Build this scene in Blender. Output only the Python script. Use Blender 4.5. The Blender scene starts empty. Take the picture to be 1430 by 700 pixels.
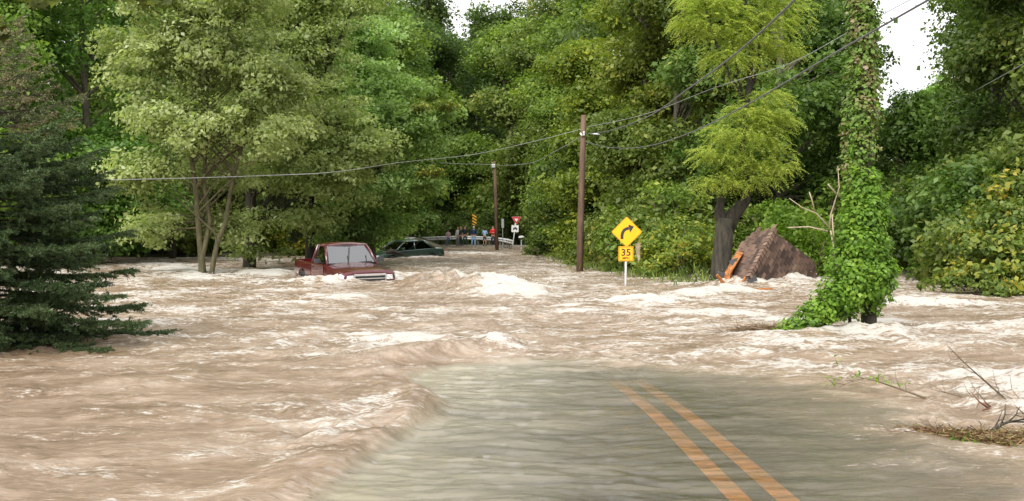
import bpy, bmesh, math, random
import numpy as np
from mathutils import Vector, Matrix

C = bpy.context.scene.collection
R = math.radians
F = 1533.0
CAM_H = 1.6
TILT = math.atan(30 / F)
rnd = random.Random(7)
rng = np.random.default_rng(7)

# ------------------------------------------------------------------ geometry helpers
def P(px, py, d):
    """world point seen at photo pixel (px,py) at depth d along +Y"""
    x = (px - 715) / F
    v = -(py - 350) / F
    dy = math.cos(TILT) + v * math.sin(TILT)
    dz = -math.sin(TILT) + v * math.cos(TILT)
    k = d / dy
    return Vector((x * k, d, CAM_H + dz * k))

def W(px, py, z=0.0):
    x = (px - 715) / F
    v = -(py - 350) / F
    dy = math.cos(TILT) + v * math.sin(TILT)
    dz = -math.sin(TILT) + v * math.cos(TILT)
    k = (z - CAM_H) / dz
    return Vector((x * k, dy * k, z))

def prop(o, label=None, cat=None, group=None, kind=None):
    if label: o['label'] = label
    if cat: o['category'] = cat
    if group: o['group'] = group
    if kind: o['kind'] = kind
    return o

def empty(name, loc=(0, 0, 0), rot=(0, 0, 0), label=None, cat=None, group=None):
    o = bpy.data.objects.new(name, None)
    o.empty_display_size = 0.2
    C.objects.link(o)
    o.location = loc
    o.rotation_euler = rot
    return prop(o, label, cat, group)

class MB:
    def __init__(s):
        s.v = []; s.f = []
    def add(s, vs, fs):
        n = len(s.v)
        s.v += [tuple(v) for v in vs]
        s.f += [tuple(i + n for i in f) for f in fs]
        return s
    def box(s, c, d, M=None):
        x, y, z = d[0] / 2, d[1] / 2, d[2] / 2
        vs = [Vector((a * x, b * y, e * z)) for a in (-1, 1) for b in (-1, 1) for e in (-1, 1)]
        if M is not None: vs = [M @ v for v in vs]
        vs = [v + Vector(c) for v in vs]
        return s.add(vs, [(0, 1, 3, 2), (4, 6, 7, 5), (0, 4, 5, 1), (2, 3, 7, 6), (0, 2, 6, 4), (1, 5, 7, 3)])
    def tube(s, pts, rad, n=6, cap=True):
        pts = [Vector(p) for p in pts]
        if not isinstance(rad, (list, tuple)): rad = [rad] * len(pts)
        vs = []
        ref = None
        for i, p in enumerate(pts):
            t = (pts[min(i + 1, len(pts) - 1)] - pts[max(i - 1, 0)])
            if t.length < 1e-9: t = Vector((0, 0, 1))
            t.normalize()
            if ref is None:
                ref = Vector((1, 0, 0)) if abs(t.x) < .8 else Vector((0, 1, 0))
            a = (ref - t * ref.dot(t)).normalized(); ref = a
            b = t.cross(a)
            for k in range(n):
                w = 2 * math.pi * k / n
                vs.append(p + (a * math.cos(w) + b * math.sin(w)) * rad[i])
        fs = []
        for i in range(len(pts) - 1):
            for k in range(n):
                k2 = (k + 1) % n
                fs.append((i * n + k, i * n + k2, (i + 1) * n + k2, (i + 1) * n + k))
        if cap:
            fs.append(tuple(range(n))[::-1])
            fs.append(tuple((len(pts) - 1) * n + k for k in range(n)))
        return s.add(vs, fs)
    def loft(s, secs, cap=True):
        n = len(secs[0]); vs = [v for q in secs for v in q]; fs = []
        for i in range(len(secs) - 1):
            for k in range(n):
                k2 = (k + 1) % n
                fs.append((i * n + k, i * n + k2, (i + 1) * n + k2, (i + 1) * n + k))
        if cap:
            fs.append(tuple(range(n))[::-1]); fs.append(tuple((len(secs) - 1) * n + k for k in range(n)))
        return s.add(vs, fs)
    def slab(s, pts, th):
        """thick polygon: pts planar list, th thickness vector"""
        th = Vector(th); n = len(pts)
        a = [Vector(p) for p in pts]; b = [p + th for p in a]
        fs = [tuple(range(n)), tuple(range(n, 2 * n))[::-1]]
        for k in range(n):
            k2 = (k + 1) % n
            fs.append((k, k + n, k2 + n, k2))
        return s.add(a + b, fs)
    def build(s, name, mat, parent=None, smooth=False, bevel=0):
        me = bpy.data.meshes.new(name)
        me.from_pydata([tuple(v) for v in s.v], [], s.f)
        bm = bmesh.new(); bm.from_mesh(me)
        bmesh.ops.recalc_face_normals(bm, faces=bm.faces[:])
        bm.to_mesh(me); bm.free()
        if smooth: me.polygons.foreach_set('use_smooth', [True] * len(me.polygons))
        if mat: me.materials.append(mat)
        o = bpy.data.objects.new(name, me); C.objects.link(o)
        if parent: o.parent = parent
        if bevel:
            m = o.modifiers.new('Bevel', 'BEVEL'); m.width = bevel; m.segments = 2; m.limit_method = 'ANGLE'; m.angle_limit = R(35)
        return o

def copy_tree(o, parent=None):
    c = o.copy(); C.objects.link(c)
    if parent: c.parent = parent
    for ch in list(o.children): copy_tree(ch, c)
    return c

def recolor(o, col):
    o.color = (*col, 1)
    for c in o.children: recolor(c, col)

def quads_mesh(name, V, mat, parent=None, tint=None):
    n = len(V)
    me = bpy.data.meshes.new(name)
    me.vertices.add(n * 4); me.loops.add(n * 4); me.polygons.add(n)
    me.vertices.foreach_set('co', V.astype(np.float32).ravel())
    me.loops.foreach_set('vertex_index', np.arange(n * 4, dtype=np.int32))
    me.polygons.foreach_set('loop_start', np.arange(0, n * 4, 4, dtype=np.int32))
    me.polygons.foreach_set('loop_total', np.full(n, 4, dtype=np.int32))
    me.update(calc_edges=True)
    if tint is not None:
        a = me.attributes.new('tint', 'FLOAT', 'FACE')
        a.data.foreach_set('value', tint.astype(np.float32))
    me.materials.append(mat)
    o = bpy.data.objects.new(name, me); C.objects.link(o)
    if parent: o.parent = parent
    return o

# ------------------------------------------------------------------ numpy noise
def _hash(ix, iy, seed):
    h = (ix.astype(np.int64) * 374761393 + iy.astype(np.int64) * 668265263 + seed * 1442695041) & 0xFFFFFFFF
    h = ((h ^ (h >> 13)) * 1274126177) & 0xFFFFFFFF
    return (h ^ (h >> 16)) & 0xFFFFFFFF
def perlin(x, y, seed=0):
    x0 = np.floor(x); y0 = np.floor(y)
    fx = x - x0; fy = y - y0
    u = fx * fx * fx * (fx * (fx * 6 - 15) + 10); v = fy * fy * fy * (fy * (fy * 6 - 15) + 10)
    def g(ix, iy, dx, dy):
        a = _hash(ix, iy, seed).astype(np.float64) * (2 * np.pi / 4294967296.0)
        return np.cos(a) * dx + np.sin(a) * dy
    n00 = g(x0, y0, fx, fy); n10 = g(x0 + 1, y0, fx - 1, fy)
    n01 = g(x0, y0 + 1, fx, fy - 1); n11 = g(x0 + 1, y0 + 1, fx - 1, fy - 1)
    return 1.45 * ((n00 * (1 - u) + n10 * u) * (1 - v) + (n01 * (1 - u) + n11 * u) * v)
def fbm(x, y, oct=4, seed=0):
    a = 1.0; s = 0
    for i in range(oct):
        s = s + a * perlin(x, y, seed + i * 17); a *= .5; x = x * 2.03 + 3.1; y = y * 2.03 + 1.7
    return s
def sstep(a, b, x):
    t = np.clip((x - a) / (b - a), 0, 1)
    return t * t * (3 - 2 * t)

# ------------------------------------------------------------------ materials
def nt(name):
    m = bpy.data.materials.new(name); m.use_nodes = True
    t = m.node_tree; t.nodes.clear()
    return m, t
def N(t, typ, **kw):
    n = t.nodes.new(typ)
    for k, v in kw.items():
        if k.startswith('i_'):
            n.inputs[k[2:].replace('_', ' ')].default_value = v
        else: setattr(n, k, v)
    return n
def ramp(t, stops):
    r = N(t, 'ShaderNodeValToRGB'); e = r.color_ramp.elements
    while len(e) > 1: e.remove(e[-1])
    e[0].position = stops[0][0]; e[0].color = (*stops[0][1], 1)
    for p, c in stops[1:]:
        k = e.new(p); k.color = (*c, 1)
    return r
def mat(name, base, rough=.6, var=.25, scale=6, metal=0, bump=0, spec=.5, coat=0, stretch=None, base2=None):
    m, t = nt(name)
    out = N(t, 'ShaderNodeOutputMaterial'); b = N(t, 'ShaderNodeBsdfPrincipled')
    b.inputs['Roughness'].default_value = rough; b.inputs['Metallic'].default_value = metal
    b.inputs['Specular IOR Level'].default_value = spec; b.inputs['Coat Weight'].default_value = coat
    b.inputs['Coat Roughness'].default_value = .05
    tc = N(t, 'ShaderNodeTexCoord'); mp = N(t, 'ShaderNodeMapping')
    if stretch: mp.inputs['Scale'].default_value = stretch
    t.links.new(tc.outputs['Object'], mp.inputs['Vector'])
    no = N(t, 'ShaderNodeTexNoise'); no.inputs['Scale'].default_value = scale; no.inputs['Detail'].default_value = 6
    no.inputs['Roughness'].default_value = .65
    t.links.new(mp.outputs[0], no.inputs['Vector'])
    lo = tuple(c * (1 - var) for c in base); hi = tuple(min(1, c * (1 + var)) for c in (base2 or base))
    r = ramp(t, [(.32, lo), (.68, hi)])
    t.links.new(no.outputs[0], r.inputs[0]); t.links.new(r.outputs[0], b.inputs['Base Color'])
    if bump:
        bp = N(t, 'ShaderNodeBump'); bp.inputs['Strength'].default_value = bump; bp.inputs['Distance'].default_value = .03
        t.links.new(no.outputs[0], bp.inputs['Height']); t.links.new(bp.outputs[0], b.inputs['Normal'])
    t.links.new(b.outputs[0], out.inputs[0])
    return m
def foliage(name, stops, trans=.35, rough=.5, spec=.35):
    m, t = nt(name)
    out = N(t, 'ShaderNodeOutputMaterial')
    at = N(t, 'ShaderNodeAttribute', attribute_name='tint')
    r = ramp(t, stops)
    t.links.new(at.outputs['Fac'], r.inputs[0])
    oi = N(t, 'ShaderNodeObjectInfo')
    mx = N(t, 'ShaderNodeMix', data_type='RGBA', blend_type='MULTIPLY'); mx.inputs[0].default_value = 1
    t.links.new(r.outputs[0], mx.inputs[6]); t.links.new(oi.outputs['Color'], mx.inputs[7])
    b = N(t, 'ShaderNodeBsdfPrincipled'); b.inputs['Roughness'].default_value = rough; b.inputs['Specular IOR Level'].default_value = spec
    tr = N(t, 'ShaderNodeBsdfTranslucent')
    br = N(t, 'ShaderNodeMix', data_type='RGBA', blend_type='MULTIPLY'); br.inputs[0].default_value = 1
    br.inputs[7].default_value = (1.1, 1.25, .6, 1)
    t.links.new(mx.outputs[2], br.inputs[6]); t.links.new(br.outputs[2], tr.inputs[0])
    t.links.new(mx.outputs[2], b.inputs['Base Color'])
    ms = N(t, 'ShaderNodeMixShader'); ms.inputs[0].default_value = trans
    t.links.new(b.outputs[0], ms.inputs[1]); t.links.new(tr.outputs[0], ms.inputs[2])
    t.links.new(ms.outputs[0], out.inputs[0])
    return m

M_LEAF = foliage('leaf_green', [(0, (.058, .100, .018)), (.45, (.125, .190, .036)), (.85, (.22, .29, .065)), (1, (.38, .37, .08))], trans=.45)
M_PALE = foliage('leaf_pale_olive', [(0, (.14, .18, .060)), (.4, (.30, .35, .135)), (.8, (.45, .50, .23)), (.92, (.54, .60, .36)), (1, (.74, .80, .60))], trans=.52)
M_LIME = foliage('leaf_lime', [(0, (.20, .27, .045)), (.5, (.34, .41, .075)), (.88, (.47, .50, .12)), (1, (.64, .46, .05))], trans=.5)
M_YEL = foliage('leaf_turning', [(0, (.07, .12, .025)), (.5, (.14, .20, .035)), (.8, (.30, .30, .04)), (1, (.50, .30, .04))])
M_GOLD = foliage('leaf_gold', [(0, (.30, .28, .02)), (.5, (.50, .42, .02)), (1, (.62, .50, .04))])
M_IVY = foliage('leaf_ivy', [(0, (.065, .14, .014)), (.5, (.15, .28, .025)), (.9, (.26, .40, .05)), (1, (.38, .48, .09))], trans=.42)
M_IVYTOP = foliage('leaf_ivy_flowering', [(0, (.06, .12, .018)), (.45, (.15, .26, .035)), (.68, (.17, .19, .05)), (.85, (.26, .19, .11)), (1, (.52, .42, .32))], trans=.25)
M_NEEDLE = foliage('needle_blue_green', [(0, (.026, .048, .016)), (.5, (.058, .096, .032)), (1, (.13, .185, .070))], trans=.18, rough=.6)
M_NEEDLE_DRY = foliage('needle_dry', [(0, (.09, .12, .04)), (.4, (.15, .17, .07)), (.8, (.26, .21, .11)), (1, (.36, .26, .16))], trans=.15)
M_STRAW = foliage('straw', [(0, (.05, .026, .012)), (.4, (.13, .072, .030)), (.75, (.25, .16, .065)), (.9, (.36, .26, .12)), (.93, (.10, .16, .035)), (1, (.16, .22, .05))], trans=.1)
M_BARK = mat('bark', (.11, .095, .070), .9, .5, 12, bump=.8, stretch=(1, 1, .3))
M_BARKD = mat('bark_dark', (.036, .029, .022), .95, .6, 9, bump=1, stretch=(1, 1, .22), base2=(.046, .040, .028))
M_BARKM = mat('bark_mossy', (.085, .075, .035), .9, .5, 9, bump=.8, stretch=(1, 1, .4))
M_TWIG = mat('twig', (.13, .095, .06), .8, .4, 14)
M_DEAD = mat('dead_wood', (.36, .29, .20), .8, .3, 14)
M_POLE = mat('creosoted_pole', (.115, .068, .045), .85, .45, 9, bump=.6, stretch=(1, 1, .12))

# ------------------------------------------------------------------ camera, world, sun
sc = bpy.context.scene
cam = bpy.data.cameras.new('camera'); co = bpy.data.objects.new('camera', cam); C.objects.link(co)
cam.sensor_width = 36; cam.lens = 36 * F / 1430; cam.clip_end = 2000; cam.clip_start = .05
co.location = (0, 0, CAM_H); co.rotation_euler = (math.pi / 2 - TILT, 0, 0)
sc.camera = co
w = bpy.data.worlds.new('World'); sc.world = w; w.use_nodes = True
t = w.node_tree; t.nodes.clear()
SUN_EL, SUN_ROT = 48, 205
sky = N(t, 'ShaderNodeTexSky', sky_type='NISHITA', sun_disc=False)
sky.sun_elevation = R(SUN_EL); sky.sun_rotation = R(SUN_ROT); sky.air_density = 1; sky.dust_density = 4
hs = N(t, 'ShaderNodeHueSaturation'); hs.inputs['Saturation'].default_value = .12
t.links.new(sky.outputs[0], hs.inputs['Color'])
tc = N(t, 'ShaderNodeTexCoord')
no = N(t, 'ShaderNodeTexNoise'); no.inputs['Scale'].default_value = 1.6; no.inputs['Detail'].default_value = 5
t.links.new(tc.outputs['Generated'], no.inputs['Vector'])
cl = ramp(t, [(.3, (5.9, 5.95, 6.05)), (.7, (7.7, 7.7, 7.75))])
t.links.new(no.outputs[0], cl.inputs[0])
mx = N(t, 'ShaderNodeMix', data_type='RGBA'); mx.inputs[0].default_value = .8
t.links.new(hs.outputs[0], mx.inputs[6]); t.links.new(cl.outputs[0], mx.inputs[7])
bg = N(t, 'ShaderNodeBackground'); bg.inputs['Strength'].default_value = .10
t.links.new(mx.outputs[2], bg.inputs[0])
wo = N(t, 'ShaderNodeOutputWorld'); t.links.new(bg.outputs[0], wo.inputs[0])
sl = bpy.data.lights.new('sun', 'SUN'); so = bpy.data.objects.new('sun', sl); C.objects.link(so)
sl.energy = 2.0; sl.angle = R(38); sl.color = (1, .97, .92)
# sky sun_rotation is measured from +Y clockwise; the lamp points from the same direction
az = R(SUN_ROT)
sdir = Vector((math.sin(az) * math.cos(R(SUN_EL)), math.cos(az) * math.cos(R(SUN_EL)), math.sin(R(SUN_EL))))
so.rotation_euler = (-sdir).to_track_quat('-Z', 'Y').to_euler()
sc.view_settings.view_transform = 'Standard'; sc.view_settings.look = 'None'
sc.view_settings.exposure = 1.2; sc.view_settings.gamma = 1
sc.cycles.max_bounces = 7; sc.cycles.diffuse_bounces = 3; sc.cycles.glossy_bounces = 3
sc.cycles.transmission_bounces = 3; sc.cycles.transparent_max_bounces = 8
sc.cycles.caustics_reflective = False; sc.cycles.caustics_refractive = False

# ------------------------------------------------------------------ ground
def shore_right(y):
    return np.interp(y, [20, 29, 34, 41, 60, 80, 98, 130], [6.8, 5.4, 4.4, 3.1, 2.2, 1.8, 2.4, 6])
def ground_h(x, y):
    x = np.asarray(x, float); y = np.asarray(y, float)
    yb = np.interp(x, [5, 6, 8.5, 12, 20, 40], [31, 33.5, 37, 36, 34, 34])     # far edge of the channel on the right
    sr = np.minimum(x - shore_right(y), y - yb)
    sr = np.where(x > 9.0, np.maximum(sr, np.minimum(x - 13.5, y - 20)), sr)
    slf = np.minimum(y - np.interp(x, [-60, -20, -8, -6, -3], [55, 60, 64, 85, 93]), 30)
    far = np.where(x > -3, y - 94, slf)
    s = np.maximum(np.maximum(sr, slf), far)
    s = np.maximum(s, np.maximum(-x - 34, x - 40))
    s = s + .5 * perlin(x * .4, y * .4, 5)
    h = -.75 + sstep(-1.6, 1.6, s) * 1.0 + np.clip(s - 2, 0, 60) * .03
    rc = 1.72 - .033 * y
    near = 1 - sstep(9, 22, y)                        # the road hump in front of the camera
    road_z = -.055 - .035 * np.clip(y - 9.5, 0, 30) - .006 * np.clip(6 - y, -3, 0)
    road_z = np.where(y > 93, .10, np.maximum(road_z, -.55))
    wr = 1 - sstep(2.9, 5.2, np.abs(x - rc))
    wf = wr * np.where(y < 93, sstep(60, 30, y) if False else 1.0, 1.0)
    mask = wf * np.where((y < 60) | (y > 88), 1, 0)
    h = h * (1 - mask) + (road_z - .035) * mask
    flat = (y > 92) & (y < 112) & (x > -12) & (x < 8)
    h = np.where(flat, np.minimum(h, .06) * 0 + .06, h)
    return h
ys = np.concatenate([np.linspace(-60, 0, 12), np.linspace(2, 125, 160), np.linspace(130, 900, 30)])
xs_ = np.concatenate([np.linspace(-900, -62, 24), np.linspace(-60, 60, 150), np.linspace(62, 900, 24)])
X, Y = np.meshgrid(xs_, ys)
Z = ground_h(X, Y)
def grid_mesh(name, X, Y, Z, m, smooth=True):
    ny, nx = X.shape
    me = bpy.data.meshes.new(name)
    co_ = np.stack([X, Y, Z], -1).astype(np.float32).reshape(-1, 3)
    idx = np.arange(nx * ny, dtype=np.int32).reshape(ny, nx)
    q = np.stack([idx[:-1, :-1], idx[:-1, 1:], idx[1:, 1:], idx[1:, :-1]], -1).reshape(-1, 4)
    me.vertices.add(len(co_)); me.vertices.foreach_set('co', co_.ravel())
    me.loops.add(q.size); me.loops.foreach_set('vertex_index', q.ravel())
    me.polygons.add(len(q)); me.polygons.foreach_set('loop_start', np.arange(0, q.size, 4, dtype=np.int32))
    me.polygons.foreach_set('loop_total', np.full(len(q), 4, dtype=np.int32))
    me.update(calc_edges=True)
    if smooth: me.polygons.foreach_set('use_smooth', np.ones(len(q), bool))
    me.materials.append(m)
    o = bpy.data.objects.new(name, me); C.objects.link(o)
    return o
M_GROUND = mat('ground_soil_grass', (.075, .075, .032), .95, .45, 1.6, bump=.6, base2=(.10, .085, .05))
prop(grid_mesh('ground', X, Y, Z, M_GROUND), 'muddy green bank and stream bed under the flood', kind='structure')

# road: a sheet above the ground, double yellow line above it
M_ASPH = mat('asphalt', (.055, .052, .035), .85, .25, 22, bump=.4)
M_YPAINT = mat('yellow_road_paint', (.80, .33, .012), .6, .35, 10)
def road_z_at(y):
    if y > 93: return .10
    return max(-.055 - .035 * max(y - 9.5, 0), -.55)
def road_strip(x0, x1, y0, y1, lift, n=60, shift=0):
    mb = MB(); vs = []; fs = []
    for i in range(n + 1):
        y = y0 + (y1 - y0) * i / n; c = 1.72 - .033 * y + shift
        z = road_z_at(y) + lift
        vs += [(c + x0, y, z), (c + x1, y, z)]
    for i in range(n): fs.append((2 * i, 2 * i + 1, 2 * i + 3, 2 * i + 2))
    return mb.add(vs, fs)
prop(road_strip(-3.2, 3.2, -20, 60, 0, 80).build('road', M_ASPH), 'asphalt road running under the brown flood water', kind='structure')
prop(road_strip(-.215, -.075, -20, 30, .004, 50, .035).build('road_marking', M_YPAINT), 'double yellow centre line under shallow water', kind='structure')
prop(road_strip(.075, .215, -20, 30, .004, 50, .035).build('road_marking', M_YPAINT), 'double yellow centre line under shallow water', kind='structure')
mbr = MB(); mbr.box((-3, 99.0, .075), (22, 9, .05)); 
prop(mbr.build('road', mat('far_road_surface', (.22, .19, .15), .85, .3, 3)), 'dry stretch of road beyond the water where people stand', kind='structure')

# ------------------------------------------------------------------ flood water
def pdist(X, Y, pts):
    """distance, signed side and 0..1 position along a polyline"""
    best = np.full(X.shape, 1e9); side = np.zeros(X.shape); tt = np.zeros(X.shape)
    n = len(pts) - 1
    for i in range(n):
        ax, ay = pts[i][0], pts[i][1]; bx, by = pts[i + 1][0], pts[i + 1][1]
        dx, dy = bx - ax, by - ay; L2 = dx * dx + dy * dy
        u = np.clip(((X - ax) * dx + (Y - ay) * dy) / L2, 0, 1)
        ex = X - ax - u * dx; ey = Y - ay - u * dy
        d = np.hypot(ex, ey); m = d < best
        best = np.where(m, d, best); side = np.where(m, np.sign(dx * ey - dy * ex), side); tt = np.where(m, (i + u) / n, tt)
    return best, side, tt
def Wp(*pp): return [tuple(W(a, b))[:2] for a, b in pp]

nr, nc = 980, 860
dist = np.concatenate([-np.linspace(40, 1, 10), np.exp(np.linspace(math.log(2.2), math.log(112), nr)), [125, 150]])
sl_ = np.concatenate([-np.array([12, 6, 3, 1.8, 1.2, .9, .75]), np.linspace(-.62, .62, nc), np.array([.75, .9, 1.2, 1.8, 3, 6, 12])])
S, Yw = np.meshgrid(sl_, dist)
Xw = S * np.maximum(np.abs(Yw), 3.0)
def water_fields(X, Y):
    # domain warp so that crests wander
    wx = X + .35 * perlin(X * .7, Y * .5, 31); wy = Y + .35 * perlin(X * .7 + 9, Y * .5, 32)
    # calm sheet over the road
    c_poly, sside, _ = pdist(X, Y, Wp((330, 760), (430, 690), (520, 625), (590, 585), (604, 566), (585, 545), (560, 530), (600, 515), (700, 500), (850, 497), (1080, 505), (1300, 540), (1560, 640), (1800, 740)))
    c_poly = c_poly + .0 * X; inside = sside < 0          # to be oriented: right/below of the line
    calm = np.where(inside, sstep(-.05, .22 + 2.8 * sstep(-.8, 2.0, X), c_poly + .55 * sstep(-1, 1, X) * perlin(X * 1.1, Y * 2.6, 77)), 0) * (Y < 16)
    leftglass = sstep(1.5, -2.5, X + .18 * Y + 1.2 * 0) * (1 - sstep(9, 15, Y)) * (~inside)
    farq = sstep(35, 70, Y)
    amp = 1 - .90 * calm
    amp = amp * (1 - .50 * leftglass) * (1 - .35 * farq)
    wr = lambda s, seed: 1 - 2 * np.abs(perlin(wx / s, wy / (s * .8), seed))
    h = .055 * perlin(wx / 2.6, wy / 1.8, 1) + .040 * wr(1.5, 2) + .034 * wr(.75, 3) + .019 * wr(.38, 4) + .011 * wr(.20, 5) + .0045 * (1 - sstep(9, 18, Y)) * perlin(wx / .10, wy / .07, 6)
    rough = sstep(-.6, .7, fbm(wx / 3.2, wy / 2.2, 3, 50))
    h = h * amp * (.55 + .7 * rough)
    crest = np.clip((h / .08), -1, 1.5)
    foam = .30 + .26 * crest * amp + .36 * fbm(wx / 1.1, wy / .55, 4, 70) + .18 * fbm(wx / 5, wy / 2.5, 3, 80)
    c2 = calm; foam = foam * (1 - .85 * calm) - .30 * leftglass - .08 * farq
    lump1 = perlin(X * 1.7, Y * 1.7, 91); lump2 = .25 * perlin(X * 5, Y * 5, 92); fn_ = fbm(X * 2.6, Y * 1.9, 4, 93)
    def ridge(pts, A, wdt, foam_amt, fw, skew=0, fshift=0, taper=True, rag=.5, stri=0):
        nonlocal h, foam
        d, s, u = pdist(X, Y, pts)
        ds = d * s
        tp = np.sin(np.pi * np.clip(u, 0.02, .98)) ** .5 if taper else 1
        end = np.exp(-(d / (wdt * 3)) ** 2)
        w_ = np.where(ds > 0, wdt * (1 + skew), wdt * (1 - skew))
        lump = 1 + rag * lump1 + lump2
        h = h + A * tp * np.exp(-(d / w_) ** 2) * lump
        if stri: h = h + stri * np.exp(-(d / .32) ** 2) * (perlin(u * 75, ds * 1.5, 95) + .5 * perlin(u * 170, ds * 3, 96))
        foam = foam + foam_amt * tp * np.exp(-((ds - fshift) / fw) ** 2) * (.8 + .75 * fn_)
    # standing wave edging the calm sheet: lower arm, nose, upper arm
    ridge(Wp((300, 740), (400, 690), (480, 645), (560, 598), (592, 575), (575, 545), (520, 528)), .060, .22, -.50, .24, skew=.45, rag=.35, taper=False, stri=.010)
    ridge(Wp((300, 690), (420, 640), (500, 590), (525, 556), (500, 535)), .015, .22, .30, .30, rag=.4)
    ridge(Wp((490, 512), (560, 505), (640, 495), (700, 488)), .15, .42, -.55, .4, skew=.35, stri=.015)
    ridge(Wp((470, 498), (540, 490), (600, 484), (650, 484)), .05, .5, .60, .5)
    ridge(Wp((670, 486), (705, 492)), .10, .3, 1.0, .25)
    ridge(Wp((440, 478), (520, 474), (600, 478)), .04, .8, .55, .6)
    # breakers below the pickup
    ridge(Wp((556, 402), (600, 400), (612, 404)), .26, .75, -.9, .9)
    ridge(Wp((606, 398), (650, 400)), .16, .8, .9, .6)
    ridge(Wp((655, 402), (680, 412)), .20, .7, -.8, .7)
    ridge(Wp((655, 392), (690, 400), (725, 411), (770, 411)), .17, 1.0, 1.5, 1.0)
    ridge(Wp((690, 413), (740, 418)), .08, .8, .9, .6)
    # bow wave around the pickup, sedan, trunks and pole
    ridge(Wp((395, 397), (440, 398), (500, 393), (555, 390), (585, 386)), .20, .60, 1.1, .55)
    ridge(Wp((360, 380), (395, 388)), .08, .8, 1.0, .8)
    ridge(Wp((528, 358), (570, 360), (620, 362)), .10, 1.4, .9, 1.4)
    ridge(Wp((600, 352), (660, 355), (690, 357)), .08, 2.4, .7, 2.0)
    ridge(Wp((180, 366), (240, 372), (290, 390), (340, 390)), .06, 1.0, .8, 1.0)
    ridge(Wp((200, 362), (300, 362), (400, 366)), .04, 1.5, .5, 1.5)
    # mound over the collapsed roof and waves round the ivy
    ridge(Wp((1010, 404), (1050, 400), (1090, 399), (1160, 402)), .36, 1.0, .95, .7, skew=-.2)
    ridge(Wp((960, 420), (1000, 412), (1040, 408)), .16, .7, 1.0, .7)
    ridge(Wp((850, 422), (900, 424), (960, 426)), .10, .6, .85, .6)
    ridge(Wp((900, 436), (990, 440), (1080, 440)), .07, .7, .7, .7)
    ridge(Wp((1100, 474), (1180, 470), (1250, 472), (1275, 468)), .16, .30, .75, .35)
    ridge(Wp((1000, 470), (1100, 478)), .06, .5, .6, .5)
    ridge(Wp((1240, 430), (1300, 428), (1370, 432)), .09, .8, .95, .9)
    ridge(Wp((1210, 452), (1262, 456)), .10, .3, .8, .4)
    ridge(Wp((1300, 470), (1400, 462), (1480, 466)), .07, .6, .45, .7)
    ridge(Wp((1340, 520), (1420, 540), (1480, 560)), .04, .5, .55, .7)
    # dark smooth troughs
    ridge(Wp((-40, 500), (60, 492), (200, 480)), -.03, .6, -.6, 1.0)
    # shallow sheet ripples running with the current
    rp = perlin(wx * 1.3, wy * 3.2, 61) * .013 + perlin(wx * 2.9, wy * 7.5, 62) * .0105 + perlin(wx * 6, wy * 16, 63) * .0060 + perlin(wx * 11, wy * 30, 67) * .0022 * (1 - sstep(9, 14, Y))
    h = h + rp * calm * 1.0
    h = h + leftglass * (perlin(wx * 1.3, wy * 2.8, 64) * .022 + perlin(wx * 3.0, wy * 7, 65) * .011 + perlin(wx * 7, wy * 15, 66) * .005)
    return h, foam, calm, leftglass
H, FOAM, CALM, GLASS = water_fields(Xw, Yw)
fade = sstep(1.5, 4, Yw)
H = H * fade
GH = ground_h(Xw, Yw)
rcx = np.abs(Xw - (1.72 - .033 * Yw)); onroad = rcx < 3.2
bed = np.where(onroad & (Yw < 60), np.where(Yw > 93, .10, np.maximum(-.055 - .035 * np.maximum(Yw - 9.5, 0), -.55)), GH)
depth = np.clip(H - bed, 0, 2)
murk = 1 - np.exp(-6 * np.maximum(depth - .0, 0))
sky_sheen = sstep(1.2, -1.4, Xw + .5 * perlin(Xw * .8, Yw * 2.2, 78) - .10 * (Yw - 8)) * .62 + .16 * perlin(Xw * 1.1, Yw * 5.0, 79)  # paler left half paints the sky reflection, clearer right the dark tree reflection
murk = np.clip(murk * .70 + sky_sheen * CALM, .12, 1)
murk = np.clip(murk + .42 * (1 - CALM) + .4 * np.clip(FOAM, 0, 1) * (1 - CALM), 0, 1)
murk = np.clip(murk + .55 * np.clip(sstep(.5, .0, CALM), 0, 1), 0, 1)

M_WATER, t = nt('flood_water')
out = N(t, 'ShaderNodeOutputMaterial')
tc = N(t, 'ShaderNodeTexCoord')
def attr(n): return N(t, 'ShaderNodeAttribute', attribute_name=n).outputs['Fac']
def math_(op, a, b=None, clamp=False):
    n = N(t, 'ShaderNodeMath', operation=op, use_clamp=clamp)
    for i, v in enumerate((a, b)):
        if v is None: continue
        if isinstance(v, (int, float)): n.inputs[i].default_value = v
        else: t.links.new(v, n.inputs[i])
    return n.outputs[0]
def noise_(scale, detail, stretch=(1, 1, 1), rough_=.6, dist_=0):
    mp = N(t, 'ShaderNodeMapping'); mp.inputs['Scale'].default_value = stretch
    t.links.new(tc.outputs['Object'], mp.inputs['Vector'])
    n = N(t, 'ShaderNodeTexNoise'); n.inputs['Scale'].default_value = scale; n.inputs['Detail'].default_value = detail
    n.inputs['Roughness'].default_value = rough_; n.inputs['Distortion'].default_value = dist_
    t.links.new(mp.outputs[0], n.inputs['Vector'])
    return n.outputs[0]
a_foam, a_murk, a_calm, a_glass = attr('foam'), attr('murk'), attr('calm'), attr('glass')
n1 = noise_(5.0, 8, (.8, 1.6, 1), .68, .8)
n2 = noise_(1.1, 5, (.7, 1.4, 1), .6, .4)
n3 = noise_(22, 6, (.7, 1.5, 1), .65, .3)
n4 = noise_(2.6, 9, (.75, 1.7, 1), .70, 1.6)
lace = math_('SUBTRACT', 1, math_('MULTIPLY', math_('ABSOLUTE', math_('SUBTRACT', n4, .5)), 16), True)
fo = math_('ADD', a_foam, math_('MULTIPLY', math_('SUBTRACT', n1, .5), 2.1))
fo = math_('ADD', fo, math_('MULTIPLY', math_('SUBTRACT', n3, .5), 1.5))
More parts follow.
